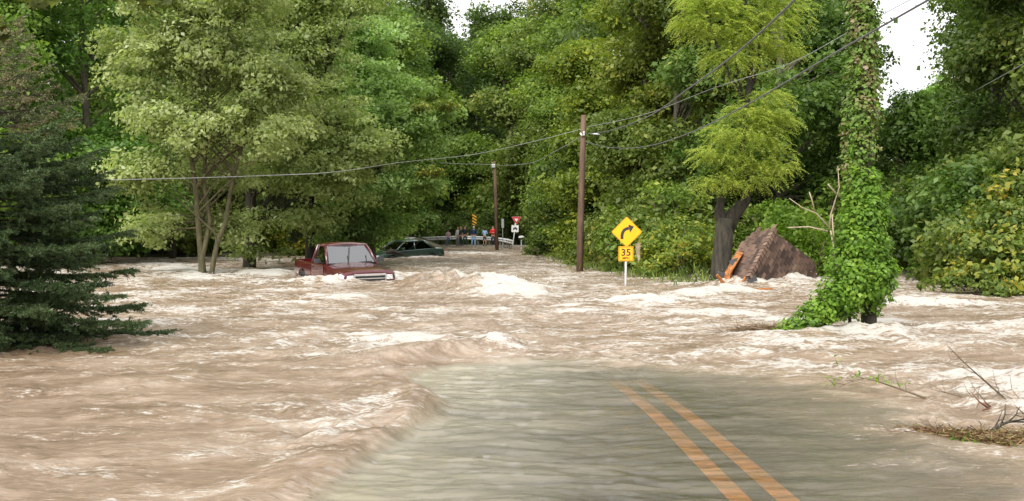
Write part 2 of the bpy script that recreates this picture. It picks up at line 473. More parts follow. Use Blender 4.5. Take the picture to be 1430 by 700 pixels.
fo = math_('ADD', fo, math_('MULTIPLY', math_('MULTIPLY', lace, .34), math_('SUBTRACT', 1, a_calm)))
mr = N(t, 'ShaderNodeMapRange', interpolation_type='SMOOTHSTEP'); mr.inputs[1].default_value = .42; mr.inputs[2].default_value = 1.02
t.links.new(fo, mr.inputs[0]); foam_f = mr.outputs[0]
mud = ramp(t, [(.34, (.130, .082, .040)), (.5, (.275, .195, .128)), (.66, (.45, .355, .265))])  # mud tones; the pale end paints whitish sheen flecks into the colour
t.links.new(math_('ADD', math_('MULTIPLY', n2, .6), math_('MULTIPLY', n1, .4)), mud.inputs[0])
# bump
bp1 = N(t, 'ShaderNodeBump'); bp1.inputs['Distance'].default_value = .10
hsum = math_('ADD', math_('MULTIPLY', noise_(4.2, 9, (.65, 1.6, 1), .66, .8), .8), math_('MULTIPLY', n3, .30))
t.links.new(hsum, bp1.inputs['Height'])
st = math_('ADD', .20, math_('MULTIPLY', math_('SUBTRACT', 1, a_calm), .45))
t.links.new(math_('SUBTRACT', st, math_('MULTIPLY', a_glass, .1)), bp1.inputs['Strength'])
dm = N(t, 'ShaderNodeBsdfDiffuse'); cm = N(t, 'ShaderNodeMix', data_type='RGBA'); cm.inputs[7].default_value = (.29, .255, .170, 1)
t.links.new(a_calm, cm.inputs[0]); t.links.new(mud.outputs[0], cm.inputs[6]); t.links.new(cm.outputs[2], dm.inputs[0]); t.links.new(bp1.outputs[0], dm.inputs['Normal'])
tr = N(t, 'ShaderNodeBsdfTransparent'); tr.inputs[0].default_value = (.95, .84, .58, 1)
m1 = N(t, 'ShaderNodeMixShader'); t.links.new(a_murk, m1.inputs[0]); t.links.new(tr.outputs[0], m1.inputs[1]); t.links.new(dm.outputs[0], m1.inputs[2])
gl = N(t, 'ShaderNodeBsdfGlossy'); t.links.new(math_('ADD', .13, math_('MULTIPLY', a_calm, -.05)), gl.inputs['Roughness']); t.links.new(bp1.outputs[0], gl.inputs['Normal'])
fr = N(t, 'ShaderNodeFresnel'); fr.inputs[0].default_value = 1.55; t.links.new(bp1.outputs[0], fr.inputs['Normal'])
m2 = N(t, 'ShaderNodeMixShader'); t.links.new(fr.outputs[0], m2.inputs[0]); t.links.new(m1.outputs[0], m2.inputs[1]); t.links.new(gl.outputs[0], m2.inputs[2])
bp2 = N(t, 'ShaderNodeBump'); bp2.inputs['Distance'].default_value = .06; bp2.inputs['Strength'].default_value = .8
t.links.new(math_('ADD', n1, math_('MULTIPLY', n3, .5)), bp2.inputs['Height'])
fd = N(t, 'ShaderNodeBsdfDiffuse')
fcol = ramp(t, [(0, (.30, .225, .155)), (.5, (.40, .34, .275)), (1, (.50, .475, .43))])  # real foam; its thin pale flecks also paint the silver sky sheen
t.links.new(foam_f, fcol.inputs[0]); t.links.new(fcol.outputs[0], fd.inputs[0]); t.links.new(bp2.outputs[0], fd.inputs['Normal'])
m3 = N(t, 'ShaderNodeMixShader'); t.links.new(foam_f, m3.inputs[0]); t.links.new(m2.outputs[0], m3.inputs[1]); t.links.new(fd.outputs[0], m3.inputs[2])
t.links.new(m3.outputs[0], out.inputs[0])
wobj = grid_mesh('flood_water', Xw, Yw, H, M_WATER)
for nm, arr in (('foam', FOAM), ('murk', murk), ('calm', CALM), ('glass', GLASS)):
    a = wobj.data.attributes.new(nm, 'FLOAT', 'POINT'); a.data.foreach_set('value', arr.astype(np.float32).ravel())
prop(wobj, 'brown foaming flood water rushing over the road', kind='structure')
def water_z(x, y):
    a = water_fields(np.array([[float(x)]]), np.array([[float(y)]]))
    return float(a[0][0, 0])

# ------------------------------------------------------------------ foliage generators
def unit(v): return v / np.maximum(np.linalg.norm(v, axis=-1, keepdims=True), 1e-9)
def leaves(pos, out, size, g, droop=.35, wid=.30, up=.6):
    n = len(pos)
    nrm = unit(np.array([0, 0, up]) + out * .45 + g.normal(size=(n, 3)) * .55)
    a = g.normal(size=(n, 3)) + out * .6 - np.array([0, 0, droop])
    a = unit(a - nrm * np.sum(a * nrm, -1, keepdims=True))
    b = np.cross(nrm, a)
    L = (size * np.clip(np.exp(g.normal(size=n) * .38), .4, 2.1))[:, None]
    p = pos
    curl = nrm * L * .12
    return np.stack([p - a * L * .5, p + b * L * wid + curl, p + a * L * .5, p - b * L * wid + curl], 1)
def crown(lobes, n_clumps, per, leaf, seed, clump_r=.5, flat=.55, shell=.30, wid=.30, droop=.35, tint_c=.45):
    g = np.random.default_rng(seed)
    lb = np.array(lobes, float)
    wts = (lb[:, 3] * lb[:, 4] * lb[:, 5]) ** .66; wts /= wts.sum()
    k = g.choice(len(lb), n_clumps, p=wts)
    d = unit(g.normal(size=(n_clumps, 3)))
    rr = np.clip(1 - np.abs(g.normal(size=n_clumps)) * shell, .15, 1.06)
    # lumpy outline
    lump = 1 + .22 * np.sin(d[:, 0] * 5 + k * 1.7 + seed) * np.cos(d[:, 2] * 6 + k) + .10 * np.sin(d[:, 1] * 11 + seed)
    ctr = lb[k, :3] + d * lb[k, 3:6] * (rr * lump)[:, None]
    ctr[:, 2] = np.maximum(ctr[:, 2], .05)
    cr = clump_r * g.uniform(.5, 1.35, n_clumps)
    ct = g.uniform(0, 1, n_clumps)
    idx = np.repeat(np.arange(n_clumps), (per * np.clip((cr / clump_r) ** 1.6, .3, 1.8)).astype(int))
    off = np.clip(g.normal(size=(len(idx), 3)), -1.7, 1.7) * .5
    off[:, 2] = off[:, 2] * flat - .25 * (off[:, 0] ** 2 + off[:, 1] ** 2)
    pos = ctr[idx] + off * cr[idx][:, None]
    outv = unit(d[idx] + off * .8)
    V = leaves(pos, outv, leaf, g, droop, wid)
    tint = np.clip(tint_c * ct[idx] + (1 - tint_c) * g.uniform(0, 1, len(idx)), 0, 1)
    return V, tint, ctr
def limbs(mb, path, rads, ctrs, n, g, r0=.05, n_side=5):
    path = [Vector(p) for p in path]
    if len(ctrs) == 0: return
    pick = g.choice(len(ctrs), min(n, len(ctrs)), replace=False)
    zs = [p.z for p in path]
    for i in pick:
        c = Vector(ctrs[i])
        hd = math.hypot(c.x - path[-1].x, c.y - path[-1].y)
        z = min(max(c.z - .55 * hd - .3, zs[0] + .25 * (zs[-1] - zs[0])), zs[-1])
        k = 0
        while k < len(path) - 2 and path[k + 1].z < z: k += 1
        f = (z - path[k].z) / max(path[k + 1].z - path[k].z, 1e-6); f = min(max(f, 0), 1)
        s = path[k].lerp(path[k + 1], f)
        m = s.lerp(c, .5) + Vector((g.normal() * .12, g.normal() * .12, .12 * (c - s).length * g.uniform(.2, 1)))
        pts = [s, s.lerp(m, .5) + Vector((0, 0, .03)), m, m.lerp(c, .5) + Vector((g.normal() * .06, g.normal() * .06, .03)), c]
        rr = r0 * (.6 + .5 * g.uniform()) * min(1.6, .5 + (c - s).length / 3)
        mb.tube(pts, [rr, rr * .8, rr * .55, rr * .35, rr * .12], n_side, cap=False)
def wavy(p0, p1, n, amp, g):
    p0 = Vector(p0); p1 = Vector(p1); out = []
    for i in range(n + 1):
        f = i / n; q = p0.lerp(p1, f)
        q += Vector((g.normal() * amp, g.normal() * amp, 0)) * math.sin(math.pi * min(f + .1, 1))
        out.append(q)
    return out
def make_tree(name, label, loc, lobes, stems, n_clumps, per, leaf, seed, lm=M_LEAF, bm_=M_BARK, cat='tree', group=None,
              color=(1, 1, 1), n_limb=60, limb_r=.05, crown_name='crown', **kw):
    """stems: list of (p0,p1,r0,r1) in local coordinates"""
    g = np.random.default_rng(seed + 1000)
    root = empty(name, loc, label=label, cat=cat, group=group)
    V, tint, ctr = crown(lobes, n_clumps, per, leaf, seed, **kw)
    mb = MB()
    for (p0, p1, r0, r1) in stems:
        pts = wavy(p0, p1, 8, .008 * (Vector(p1) - Vector(p0)).length, g)
        rad = [r0 + (r1 - r0) * i / 8 for i in range(9)]; rad[0] *= 1.25
        mb.tube(pts, rad, 10)
        limbs(mb, pts, rad, ctr, max(1, n_limb // len(stems)), g, limb_r)
    mb.build('trunk', bm_, root, smooth=True)
    c = quads_mesh(crown_name, V, lm, root, tint)
    recolor(root, color)
    return root

# --- prototypes for the woods (height about 14 m)
def wood_proto(seed, kind):
    g = random.Random(seed)
    H_ = 14.0; lob = []
    if kind == 0:
        for i in range(13):
            a = g.uniform(0, 6.28); z = g.uniform(2.2, 12); rr = 2.6 * math.sin(math.pi * min(.95, max(.12, (z + 1.5) / 15))) 
            lob.append((math.cos(a) * rr, math.sin(a) * rr, z, g.uniform(1.3, 2.1), g.uniform(1.3, 2.1), g.uniform(1.0, 1.7)))
        lob.append((0, 0, 12.4, 1.5, 1.5, 1.5))
    elif kind == 1:
        for i in range(16):
            a = g.uniform(0, 6.28); z = .8 + i * .78; rr = g.uniform(.8, 2.0) * (1 - .35 * z / 14)
            lob.append((math.cos(a) * rr, math.sin(a) * rr, z, g.uniform(1.0, 1.7), g.uniform(1.0, 1.7), g.uniform(.8, 1.3)))
        lob.append((0, 0, 13, 1.0, 1.0, 1.4))
    else:
        for i in range(20):
            a = g.uniform(0, 6.28); z = g.uniform(.8, 11.8); rr = g.uniform(1.2, 3.1) * (1.05 - .5 * z / 14)
            lob.append((math.cos(a) * rr, math.sin(a) * rr, z, g.uniform(1.0, 1.8), g.uniform(1.0, 1.8), g.uniform(.55, .95)))
        lob.append((0, 0, 12.6, 1.3, 1.3, 1.3))
    return lob
protos = []
for k, sd in ((0, 11), (1, 22), (2, 33), (0, 44), (1, 55)):
    lob = wood_proto(sd, k)
    r = make_tree('broadleaf_tree', 'tree', (0, 0, 0), lob, [((0, 0, -.8), (.3, .2, 12.5), .24, .05)],
                  700 if k != 1 else 580, 94, .165, sd, M_LEAF, M_BARK, n_limb=90, limb_r=.06, clump_r=.80, shell=.40, flat=.50, tint_c=.5)
    protos.append(r)
used = set()
def put(k, px, d, s, label, color=(1, 1, 1), group=None, sz=None, rot=None, name=None, z=None, src=None):
    src_ = src if src is not None else protos[k]
    key = id(src_) if src is None else id(src_)
    if key in used: o = copy_tree(src_)
    else: o = src_; used.add(key)
    x = (px - 715) / F * d
    zg = float(ground_h(x, d)) if z is None else z
    o.location = (x, d, max(zg - .1, -.6) if z is None else z)
    o.scale = (s, s, sz or s)
    o.rotation_euler = (0, 0, rnd.uniform(0, 6.28) if rot is None else rot)
    o['label'] = label; o['category'] = o.get('category', 'tree')
    if group: o['group'] = group
    recolor(o, color)
    if name: o.name = name
    return o
G1 = (1.06, .97, 1.0); GD = (.70, .73, .74); GB = (.80, .92, .95); GY = (1.35, 1.22, .75); GL = (1.25, 1.25, 1.05); GO = (1.25, 1.05, .8); GHAZE = (1.7, 1.9, 2.1)  # last tint puts distance haze into the leaf colour
# right bank, front row
put(0, 782, 102, 1.15, 'green tree just right of the yield sign at the bend', G1)
put(2, 806, 80, 1.0, 'bushy tree filling the gap between yield sign and near utility pole', GL)
put(1, 815, 66, 1.0, 'slim tree standing directly behind the nearer utility pole', GD)
put(2, 858, 56, 1.0, 'leafy tree rising behind the yellow curve warning sign', GY)
put(4, 905, 48, 1.0, 'narrow vine-hung tree between curve sign and yellow-green tree', GO)
put(0, 955, 45, .95, 'dense tree behind the left edge of the yellow-green tree', G1)
put(3, 1085, 42, 1.0, 'dark green tree right behind the broken shingle roof', GB)
put(2, 1122, 46, .85, 'dark tree showing left of the ivy-covered trunk', GD)
put(1, 1125, 58, 1.15, 'tall dark tree touching the ivy-covered trunk at its left', GD)
# right bank, back rows
for i, (px, d, s, k, c) in enumerate([(720, 118, 1.75, 0, GL), (775, 104, 1.8, 3, G1), (835, 88, 1.55, 0, GL), (885, 76, 1.5, 2, G1), (935, 66, 1.4, 3, GY),
                                      (1000, 62, 1.35, 0, GD), (1060, 60, 1.35, 2, G1), (1085, 64, 1.4, 3, GD), (810, 120, 2.0, 2, G1), (900, 105, 1.9, 0, GD),
                                      (1100, 84, 1.4, 0, GD), (980, 90, 1.7, 3, G1), (1060, 90, 1.7, 0, GD)]):
    put(k, px, d, s, 'tall green tree of the wood rising behind the right bank', c, 'tall trees of the wood behind the right bank')
# far side of the channel on the right
put(2, 1262, 46, .50, 'low bushy tree just right of the ivy-covered trunk', GB)
put(0, 1398, 44, 1.05, 'large dark green tree at the right border of the sky gap', GB)
put(3, 1455, 37, .95, 'large dark tree above the yellow-tipped shrub at the water', GD)
put(2, 1500, 34, 1.0, 'tree cut by the right picture border behind the yellow-tipped shrub', G1)
put(1, 1368, 58, 1.05, 'light green tree bordering the sky gap behind the large dark one', GL)
put(0, 1475, 52, 1.5, 'tall tree high behind the trees of the far right bank', GD)
put(2, 1432, 62, 1.4, 'tree standing between and behind the two large dark trees', G1)
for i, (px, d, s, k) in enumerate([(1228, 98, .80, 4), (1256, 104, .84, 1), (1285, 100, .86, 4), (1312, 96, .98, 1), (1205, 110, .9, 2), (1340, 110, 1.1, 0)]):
    put(k, px, d, s, 'distant green tree with haze put into its colour on the skyline below the cloudy gap', GHAZE, 'distant pale trees below the sky gap')
# left side
put(0, 36, 46, 1.1, 'green tree seen above the dry top of the blue-green spruce', (1.5, 1.6, 1.5))
put(3, 120, 50, 1.15, 'darker green tree between the spruce top and the pale tree', (1.1, 1.35, 1.35))
put(2, 205, 62, 1.2, 'green tree seen left of the pale three-stemmed tree', G1)
put(0, 430, 66, 1.35, 'leafy tree rising behind the red pickup', G1)
put(3, 512, 74, 1.35, 'tree standing behind the gap between pickup and sedan', GL)
put(2, 548, 92, 1.2, 'dark tree overhanging the far end of the guardrail', GB)
for i, (px, d, s, k, c) in enumerate([(-30, 60, 1.5, 2, G1), (70, 70, 1.6, 3, GB), (160, 80, 1.7, 0, G1), (250, 78, 1.6, 2, GD), (330, 84, 1.7, 3, G1), (400, 92, 1.8, 0, GD),
                                      (470, 100, 1.85, 2, G1), (535, 112, 1.7, 3, GB), (-90, 50, 1.2, 0, G1)]):
    put(k, px, d, s, 'tall tree of the wood behind the left bank', c, 'tall trees of the wood behind the left bank')
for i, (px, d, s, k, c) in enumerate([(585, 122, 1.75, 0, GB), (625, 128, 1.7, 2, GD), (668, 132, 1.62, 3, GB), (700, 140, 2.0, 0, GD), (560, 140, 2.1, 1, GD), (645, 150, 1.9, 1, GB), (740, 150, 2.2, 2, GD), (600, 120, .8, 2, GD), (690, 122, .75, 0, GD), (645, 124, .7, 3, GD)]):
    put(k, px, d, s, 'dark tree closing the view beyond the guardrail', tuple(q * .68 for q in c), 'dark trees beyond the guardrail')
for i in range(22):
    px = -260 + i * 95
    if 1090 < px < 1420: continue
    put(i % 5, px, 150 + (i * 37) % 30, 2.5, 'tree of the farthest row of the wood', GD, 'farthest row of the wood')

# --- shrubs
def shrub_proto(seed, name='shrub', lm=M_LEAF, leaf=.11, n=150, per=70):
    g = random.Random(seed); lob = []
    for i in range(9):
        a = g.uniform(0, 6.28); r_ = g.uniform(.2, 1.3)
        lob.append((math.cos(a) * r_, math.sin(a) * r_, g.uniform(.3, 2.2) * (1 - r_ / 3), g.uniform(.5, .9), g.uniform(.5, .9), g.uniform(.4, .8)))
    return make_tree(name, 'shrub', (0, 0, 0), lob, [((0, 0, -.3), (.2, .1, 1.8), .05, .02), ((.1, 0, -.3), (-.6, .3, 1.6), .04, .015), ((0, .1, -.3), (.7, -.3, 1.5), .04, .015)],
                     n, per, leaf, seed, lm, M_TWIG, cat='shrub', n_limb=30, limb_r=.015, clump_r=.42, crown_name='foliage', shell=.4)
sA = shrub_proto(101); sB = shrub_proto(202); sC = shrub_proto(303, lm=M_YEL); sD = shrub_proto(404, lm=M_GOLD, n=60, per=45)
def shrub(src, px, d, s, label, color=(1, 1, 1), group=None, sz=None, z=None):
    return put(0, px, d, s, label, color, group, sz=sz, src=src, z=z)
SB = 'shrubs lining the right bank'
for px, d, s, src, c, lab in [
    (764, 99, 1.1, sA, GD, 'small dark shrub at the far end of the right bank'),
    (788, 86, 1.2, sB, G1, 'shrub on the bank beside the golden bush'),
    (797, 74, 1.2, sA, GL, 'light shrub between golden bush and near pole'),
    (800, 66, 1.5, sB, GD, 'tall shrub behind the near utility pole'),
    (835, 56, 1.4, sA, GB, 'bluish shrub left of the speed plaque'),
    (862, 48, 1.3, sB, G1, 'shrub directly behind the speed plaque'),
    (893, 43, 1.2, sC, G1, 'yellowing shrub just right of the speed plaque'),
    (925, 40, 1.35, sA, GL, 'shrub halfway between the sign and the broken roof'),
    (948, 36, .95, sC, GL, 'low yellow-green shrub at the water before the dark trunk'),
    (962, 40, 1.6, sB, G1, 'tall shrub left of the dark forked trunk'),
    (1045, 39, 1.0, sA, GL, 'shrub peeping over the top of the broken roof'),
    (1090, 38, 1.25, sB, (1.5, 1.6, 1.1), 'bright shrub above the sloping roof edge'),
    (1125, 36, 1.2, sA, (1.5, 1.6, 1.1), 'bright shrub between the roof and the ivy'),
    (1150, 40, 1.6, sB, GL, 'tall shrub behind the bare pale branches')]:
    shrub(src, px, d, s, lab, c, SB)
shrub(sD, 783, 70, .8, 'golden yellow bush at the foot of the near utility pole', (1, 1, 1), None, z=1.3)
for px, d, s, src, c, lab in [
    (1245, 40, 1.3, sB, GD, 'dark shrub at the water just right of the ivy'),
    (1280, 38, 1.4, sA, GD, 'second dark shrub right of the ivy along the water'),
    (1318, 35, 1.5, sB, GB, 'shrub left of the yellow-tipped overhanging shrub'),
    (1372, 33, 1.6, sA, GB, 'dark shrub behind the yellow-tipped overhanging shrub'),
    (1435, 31, 1.6, sB, G1, 'shrub at the right picture border above the water')]:
    shrub(src, px, d, s, lab, c, 'shrubs on the far right bank')
for px, d, s, src, c, lab in [
    (20, 60, 1.6, sA, GL, 'shrub seen through the spruce boughs'),
    (110, 62, 1.5, sB, GL, 'shrub on the left bank beside the spruce tips'),
    (205, 64, 1.3, sA, GY, 'olive shrub left of the three-stemmed trunk on the bank'),
    (255, 65, 1.4, sB, GY, 'olive shrub right behind the three-stemmed trunk'),
    (312, 64, 1.2, sA, GL, 'shrub between the three-stemmed and the dark trunk'),
    (380, 66, 1.2, sB, (1.4, 1.5, 1), 'bright shrub right of the dark straight trunk'),
    (410, 64, 1.1, sC, GL, 'shrub with dry stalks left of the pickup cab'),
    (450, 66, 1.4, sA, GL, 'shrub directly behind the pickup cab'),
    (500, 67, 1.5, sB, (1.35, 1.5, 1.1), 'light shrub behind the pickup windshield'),
    (538, 74, 1.3, sA, GL, 'shrub at the front of the green sedan'),
    (565, 104, 1.6, sB, GD, 'dark shrub behind the left end of the guardrail')]:
    shrub(src, px, d, s, lab, c, 'shrubs on the left bank')
for i in range(9):
    shrub((sA, sB)[i % 2], 575 + i * 19, 108 + (i * 5) % 7, 1.5, 'dark undergrowth shrub behind the guardrail', GD, 'undergrowth behind the guardrail')

# --- pale three-stemmed tree (olive, left)
d0 = 37.7; s0 = F / d0
def L(px, py, d=d0, base=None): return P(px, py, d)
rootA = W(283, 385)
def loc_lobes(root, lst):
    out = []
    for (px, py, d, rx, rz) in lst:
        p = P(px, py, d) - root
        out.append((p.x, p.y, p.z, rx, rx, rz))
    return out
lobA = loc_lobes(rootA, [(290, 40, 37, 2.2, 1.6), (230, 70, 37, 1.8, 1.3), (350, 80, 37.5, 1.9, 1.4), (200, 140, 37, 1.5, 1.1), (280, 150, 36.4, 2.0, 1.2), (370, 170, 37, 1.8, 1.2),
                          (205, 225, 37, 1.2, .9), (300, 225, 38.5, 1.6, .7), (400, 120, 38, 1.5, 1.2), (240, 290, 38, .9, .7), (320, 300, 38.5, .8, .6), (210, 310, 39, .8, .8), (330, -40, 37, 2.6, 1.8), (230, -30, 37, 2.0, 1.5), (175, 60, 38, 1.2, 1.0)])
make_tree('silver_leaf_tree', 'pale olive tree with three mossy stems standing in the flood', (rootA.x, rootA.y, -.3), lobA,
          [((-.05, 0, -.4), (-.35, -.5, 9), .115, .05), ((.1, -.1, -.4), (.35, -.4, 10), .095, .04), ((.12, -.1, -.4), (1.9, -.3, 6.5), .10, .04)],
          560, 120, .125, 71, M_PALE, M_BARKM, n_limb=110, limb_r=.035, clump_r=.66, shell=.5, flat=.38, tint_c=.6)
# weeping strands under the pale tree
rootB = W(347, 376)
lobB = loc_lobes(rootB, [(330, 30, 45, 2.4, 1.6), (420, 60, 44, 2.4, 1.7), (350, 130, 44, 2.0, 1.3), (440, 150, 43, 2.3, 1.5), (400, 220, 43, 1.9, 1.0), (330, 220, 44, 1.2, .9),
                          (470, 240, 43, 1.7, 1.0), (360, 290, 43.5, .9, .5), (430, 290, 43, 1.2, .6), (500, 190, 43, 1.6, 1.2), (450, -20, 44, 2.6, 1.8), (345, 340, 43, .35, .35), (400, 335, 44, .5, .35)])
make_tree('olive_tree_in_flood', 'large olive-green tree with one dark straight trunk standing in the water', (rootB.x, rootB.y, -.3), lobB,
          [((0, 0, -.4), (.5, .2, 9.5), .27, .10), ((.1, .1, 3.8), (3.2, .4, 8.5), .12, .05)], 620, 120, .13, 72, M_PALE, M_BARKD, n_limb=90, limb_r=.05,
          color=(.92, .95, .85), clump_r=.72, shell=.5, flat=.38, tint_c=.6)
rootC = W(505, 371)
lobC = loc_lobes(rootC, [(520, 110, 50, 2.2, 1.4), (555, 160, 49, 1.7, 1.1), (500, 180, 49, 2.0, 1.3), (590, 190, 49, 1.1, .7), (610, 150, 49, .8, .35), (560, 240, 49, 1.5, .8), (500, 260, 49, 1.8, 1.0),
                          (590, 245, 49, .7, .4), (530, 300, 50, 1.5, .9), (470, 310, 50, 1.4, .8), (510, 40, 51, 1.9, 1.5), (480, 100, 51, 2.0, 1.5), (525, 296, 51, .9, .6), (490, 318, 50, 1.0, .5)])
make_tree('light_green_tree', 'light green tree reaching over the water above the red pickup', (rootC.x, 52, -.3), [(a, b - (52 - rootC.y) * 1, c, e, f_, g_) for a, b, c, e, f_, g_ in lobC],
          [((0, 0, -.4), (.3, -1, 9.5), .2, .07)], 520, 125, .14, 73, M_PALE, M_BARK, n_limb=80, limb_r=.045, color=(.80, 1.0, .75), clump_r=.75, shell=.45, flat=.38, tint_c=.6)
# turning tips of that tree
V, tint, ctr = crown(loc_lobes(Vector((0, 0, 0)), [(618, 148, 48, .7, .14), (600, 240, 48, .55, .16), (585, 152, 48, .5, .12)]), 42, 60, .12, 74, clump_r=.3)
o = quads_mesh('yellowing_leaves', V, M_YEL, None, tint); 
o.parent = bpy.data.objects['light_green_tree']; o.matrix_parent_inverse = Matrix.Translation(-o.parent.location)
# distant brown trunk at (240,350)
mb = MB(); mb.tube([(0, 0, -.5), (.05, 0, 1.4), (.0, 0, 3.4), (.3, 0, 7)], [.2, .17, .14, .05], 10); mb.tube([(0, 0, 2.2), (-.7, 0, 2.9), (-1.8, 0, 3.3)], [.07, .05, .02], 6); mb.tube([(0, 0, 2.4), (.9, .2, 3.0), (1.9, .1, 3.2)], [.07, .05, .02], 6)
r_ = empty('slim_tree', W(240, 363) , label='slim brown trunk with drooping olive twigs left of the three-stemmed tree', cat='tree')
mb.build('trunk', M_BARKD, r_, True)
V, tint, ctr = crown([(-1, 0, 3.6, 1.4, 1, 1.0), (1, 0, 3.7, 1.3, 1, .9), (0, 0, 5.2, 1.6, 1.2, 1.4), (-1.6, 0, 2.4, .8, .6, .8), (1.3, 0, 2.4, .7, .6, .8)], 170, 70, .14, 75, clump_r=.5, flat=1.3)
quads_mesh('crown', V, M_PALE, r_, tint); recolor(r_, (.8, .85, .75))

# ------------------------------------------------------------------ conifers
def spray_needles(p0, p1, n, g, nl, col_j, V, T, nw=.0035):
    """needles round a twig from p0 to p1"""
    f = g.uniform(0, 1, n)[:, None]
    pos = p0[None] * (1 - f) + p1[None] * f
    ax = unit((p1 - p0)[None])[0]
    d = unit(g.normal(size=(n, 3)) + ax * .9 + np.array([0, 0, .25]))
    Ln = nl * g.uniform(.7, 1.2, n)[:, None]
    side = unit(np.cross(d, g.normal(size=(n, 3))))
    V.append(np.stack([pos - side * nw, pos + d * Ln * .5 - side * nw * 1.2, pos + d * Ln, pos + d * Ln * .5 + side * nw * 1.2], 1))
    T.append(np.clip(col_j + g.uniform(-.3, .3, n), 0, 1))
def conifer(name, label, loc, Ht, base_r, z0, seed, dry_from=None, nb=110, twig_n=26, nl=.035, nw=.0035, droop=.25, needle=M_NEEDLE, lenpow=.8, az_bias=None):
    g = np.random.default_rng(seed)
    root = empty(name, loc, label=label, cat='tree')
    mb = MB(); mb.tube([(0, 0, -.4), (.02, .02, Ht * .4), (-.02, 0, Ht * .8), (0, 0, Ht)], [.09 * Ht / 4, .065 * Ht / 4, .03 * Ht / 4, .006], 8)
    VG, TG, VD, TD = [], [], [], []
    for i in range(nb):
        f = (i + g.uniform()) / nb
        z = z0 + (Ht - z0) * f ** 1.05
        a = i * 2.399 + g.normal() * .25
        Lb = base_r * (1 - (z - z0) / (Ht - z0 + .15)) ** lenpow * g.uniform(.72, 1.12) + .08
        dirn = np.array([math.cos(a), math.sin(a), 0])
        rise = .35 * f - .10
        pts = []
        for k in range(6):
            u = k / 5
            zz = z + Lb * (rise * u - droop * u * u * (1 - f) + .22 * u ** 3)
            pts.append(np.array([0, 0, zz]) + dirn * Lb * u)
        mb.tube([tuple(p) for p in pts], [.016 * (1 - .15 * k) * (1.4 - f) for k in range(6)], 5, cap=False)
        isdry = dry_from is not None and z > dry_from + g.normal() * .12
        V, T = (VD, TD) if isdry else (VG, TG)
        cb = g.uniform(.2, .8)
        nt_ = max(6, int(twig_n * Lb / base_r * 1.5))
        side = np.array([-dirn[1], dirn[0], 0])
        for j in range(nt_):
            u = .12 + .88 * (j + g.uniform()) / nt_
            q = u * 5; k = min(int(q), 4); p = pts[k] * (1 - (q - k)) + pts[k + 1] * (q - k)
            sgn = 1 if j % 2 else -1
            tl = (.16 + .30 * Lb * (1 - u) ** .7 * .6) * g.uniform(.7, 1.2)
            td = unit((dirn * g.uniform(.5, 1.0) + side * sgn * g.uniform(.4, 1.1) + np.array([0, 0, g.uniform(-.35, .12)]))[None])[0]
            e = p + td * tl
            if isdry and g.uniform() < .35:
                mb.tube([tuple(p), tuple(e)], [.004, .002], 3, cap=False); continue
            mb.tube([tuple(p), tuple(e)], [.005, .002], 3, cap=False)
            dens = 22 if isdry else 62
            spray_needles(p, e, int(dens * tl / .2), g, nl, cb, V, T, nw)
            if tl > .2:
                for m_ in range(3):
                    pm = p + td * tl * (.3 + .2 * m_)
                    sd = unit((td + side * (1 if m_ % 2 else -1) * .9 + g.normal(size=3) * .25)[None])[0]
                    spray_needles(pm, pm + sd * tl * .45, int(dens * tl * .45 / .2), g, nl, cb, V, T, nw)
        spray_needles(pts[4], pts[5] + dirn * .06, 50, g, nl, cb, V, T, nw)
    mb.build('trunk', M_BARKD, root, True)
    quads_mesh('needles', np.concatenate(VG), needle, root, np.concatenate(TG))
    if VD: quads_mesh('dry_needles', np.concatenate(VD), M_NEEDLE_DRY, root, np.concatenate(TD))
    return root
conifer('spruce', 'blue-green spruce with a dry brown top standing in the flood', (-7.05, 14.9, 0), 4.4, 2.28, .10, 5, dry_from=2.95, lenpow=.66, nb=128, twig_n=28, nl=.040, nw=.0050)
# drooping dark conifer behind the pale trees
def weeping(name, label, loc, Ht, br, seed, col):
    r = conifer(name, label, loc, Ht, br, 2.0, seed, nb=60, twig_n=26, nl=.10, nw=.010, droop=.45)
    recolor(r, col); return r
weeping('hemlock', 'dark drooping conifer behind the straight dark trunk', (-9.2, 50, 0), 11, 3.4, 8, (1.0, .95, .7))

# ------------------------------------------------------------------ yellow-green tree on the right
rootY = P(1010, 400, 31.5); rootY.z = -.2
def loc2(pts): return [P(*p) - rootY for p in pts]
rY = empty('yellow_green_tree', rootY, label='yellow-green feathery tree with dark forked trunk behind the broken roof', cat='tree')
mb = MB()
mb.tube(loc2([(1008, 412, 31.5), (1006, 380, 31.5), (1010, 340, 31.5), (1014, 305, 31.5)]), [.34, .29, .27, .26], 12)
mb.tube(loc2([(1014, 320, 31.5), (1004, 296, 31.5), (1008, 275, 31.6)]), [.2, .15, .10], 10)
mb.tube(loc2([(1014, 322, 31.5), (1024, 300, 31.5), (1040, 282, 31.4), (1047, 255, 31.3), (1036, 215, 31.3), (1040, 160, 31.4), (1046, 120, 31.4), (1050, 60, 31.4), (1040, 0, 31.5), (1030, -60, 31.5)]),
        [.24, .21, .16, .10, .09, .085, .08, .07, .05, .02], 9)
mb.tube(loc2([(1044, 150, 31.4), (1020, 110, 31.2), (1000, 60, 31), (985, 10, 31), (975, -40, 31)]), [.06, .05, .04, .03, .01], 6)
mb.tube(loc2([(1046, 130, 31.4), (1060, 90, 31.6), (1062, 40, 31.8), (1075, -20, 32)]), [.06, .05, .04, .02], 6)
mb.tube(loc2([(1040, 150, 31.4), (1028, 90, 31.4), (1016, 30, 31.4)]), [.05, .035, .02], 6)
mb.build('trunk', M_BARKD, rY, True)
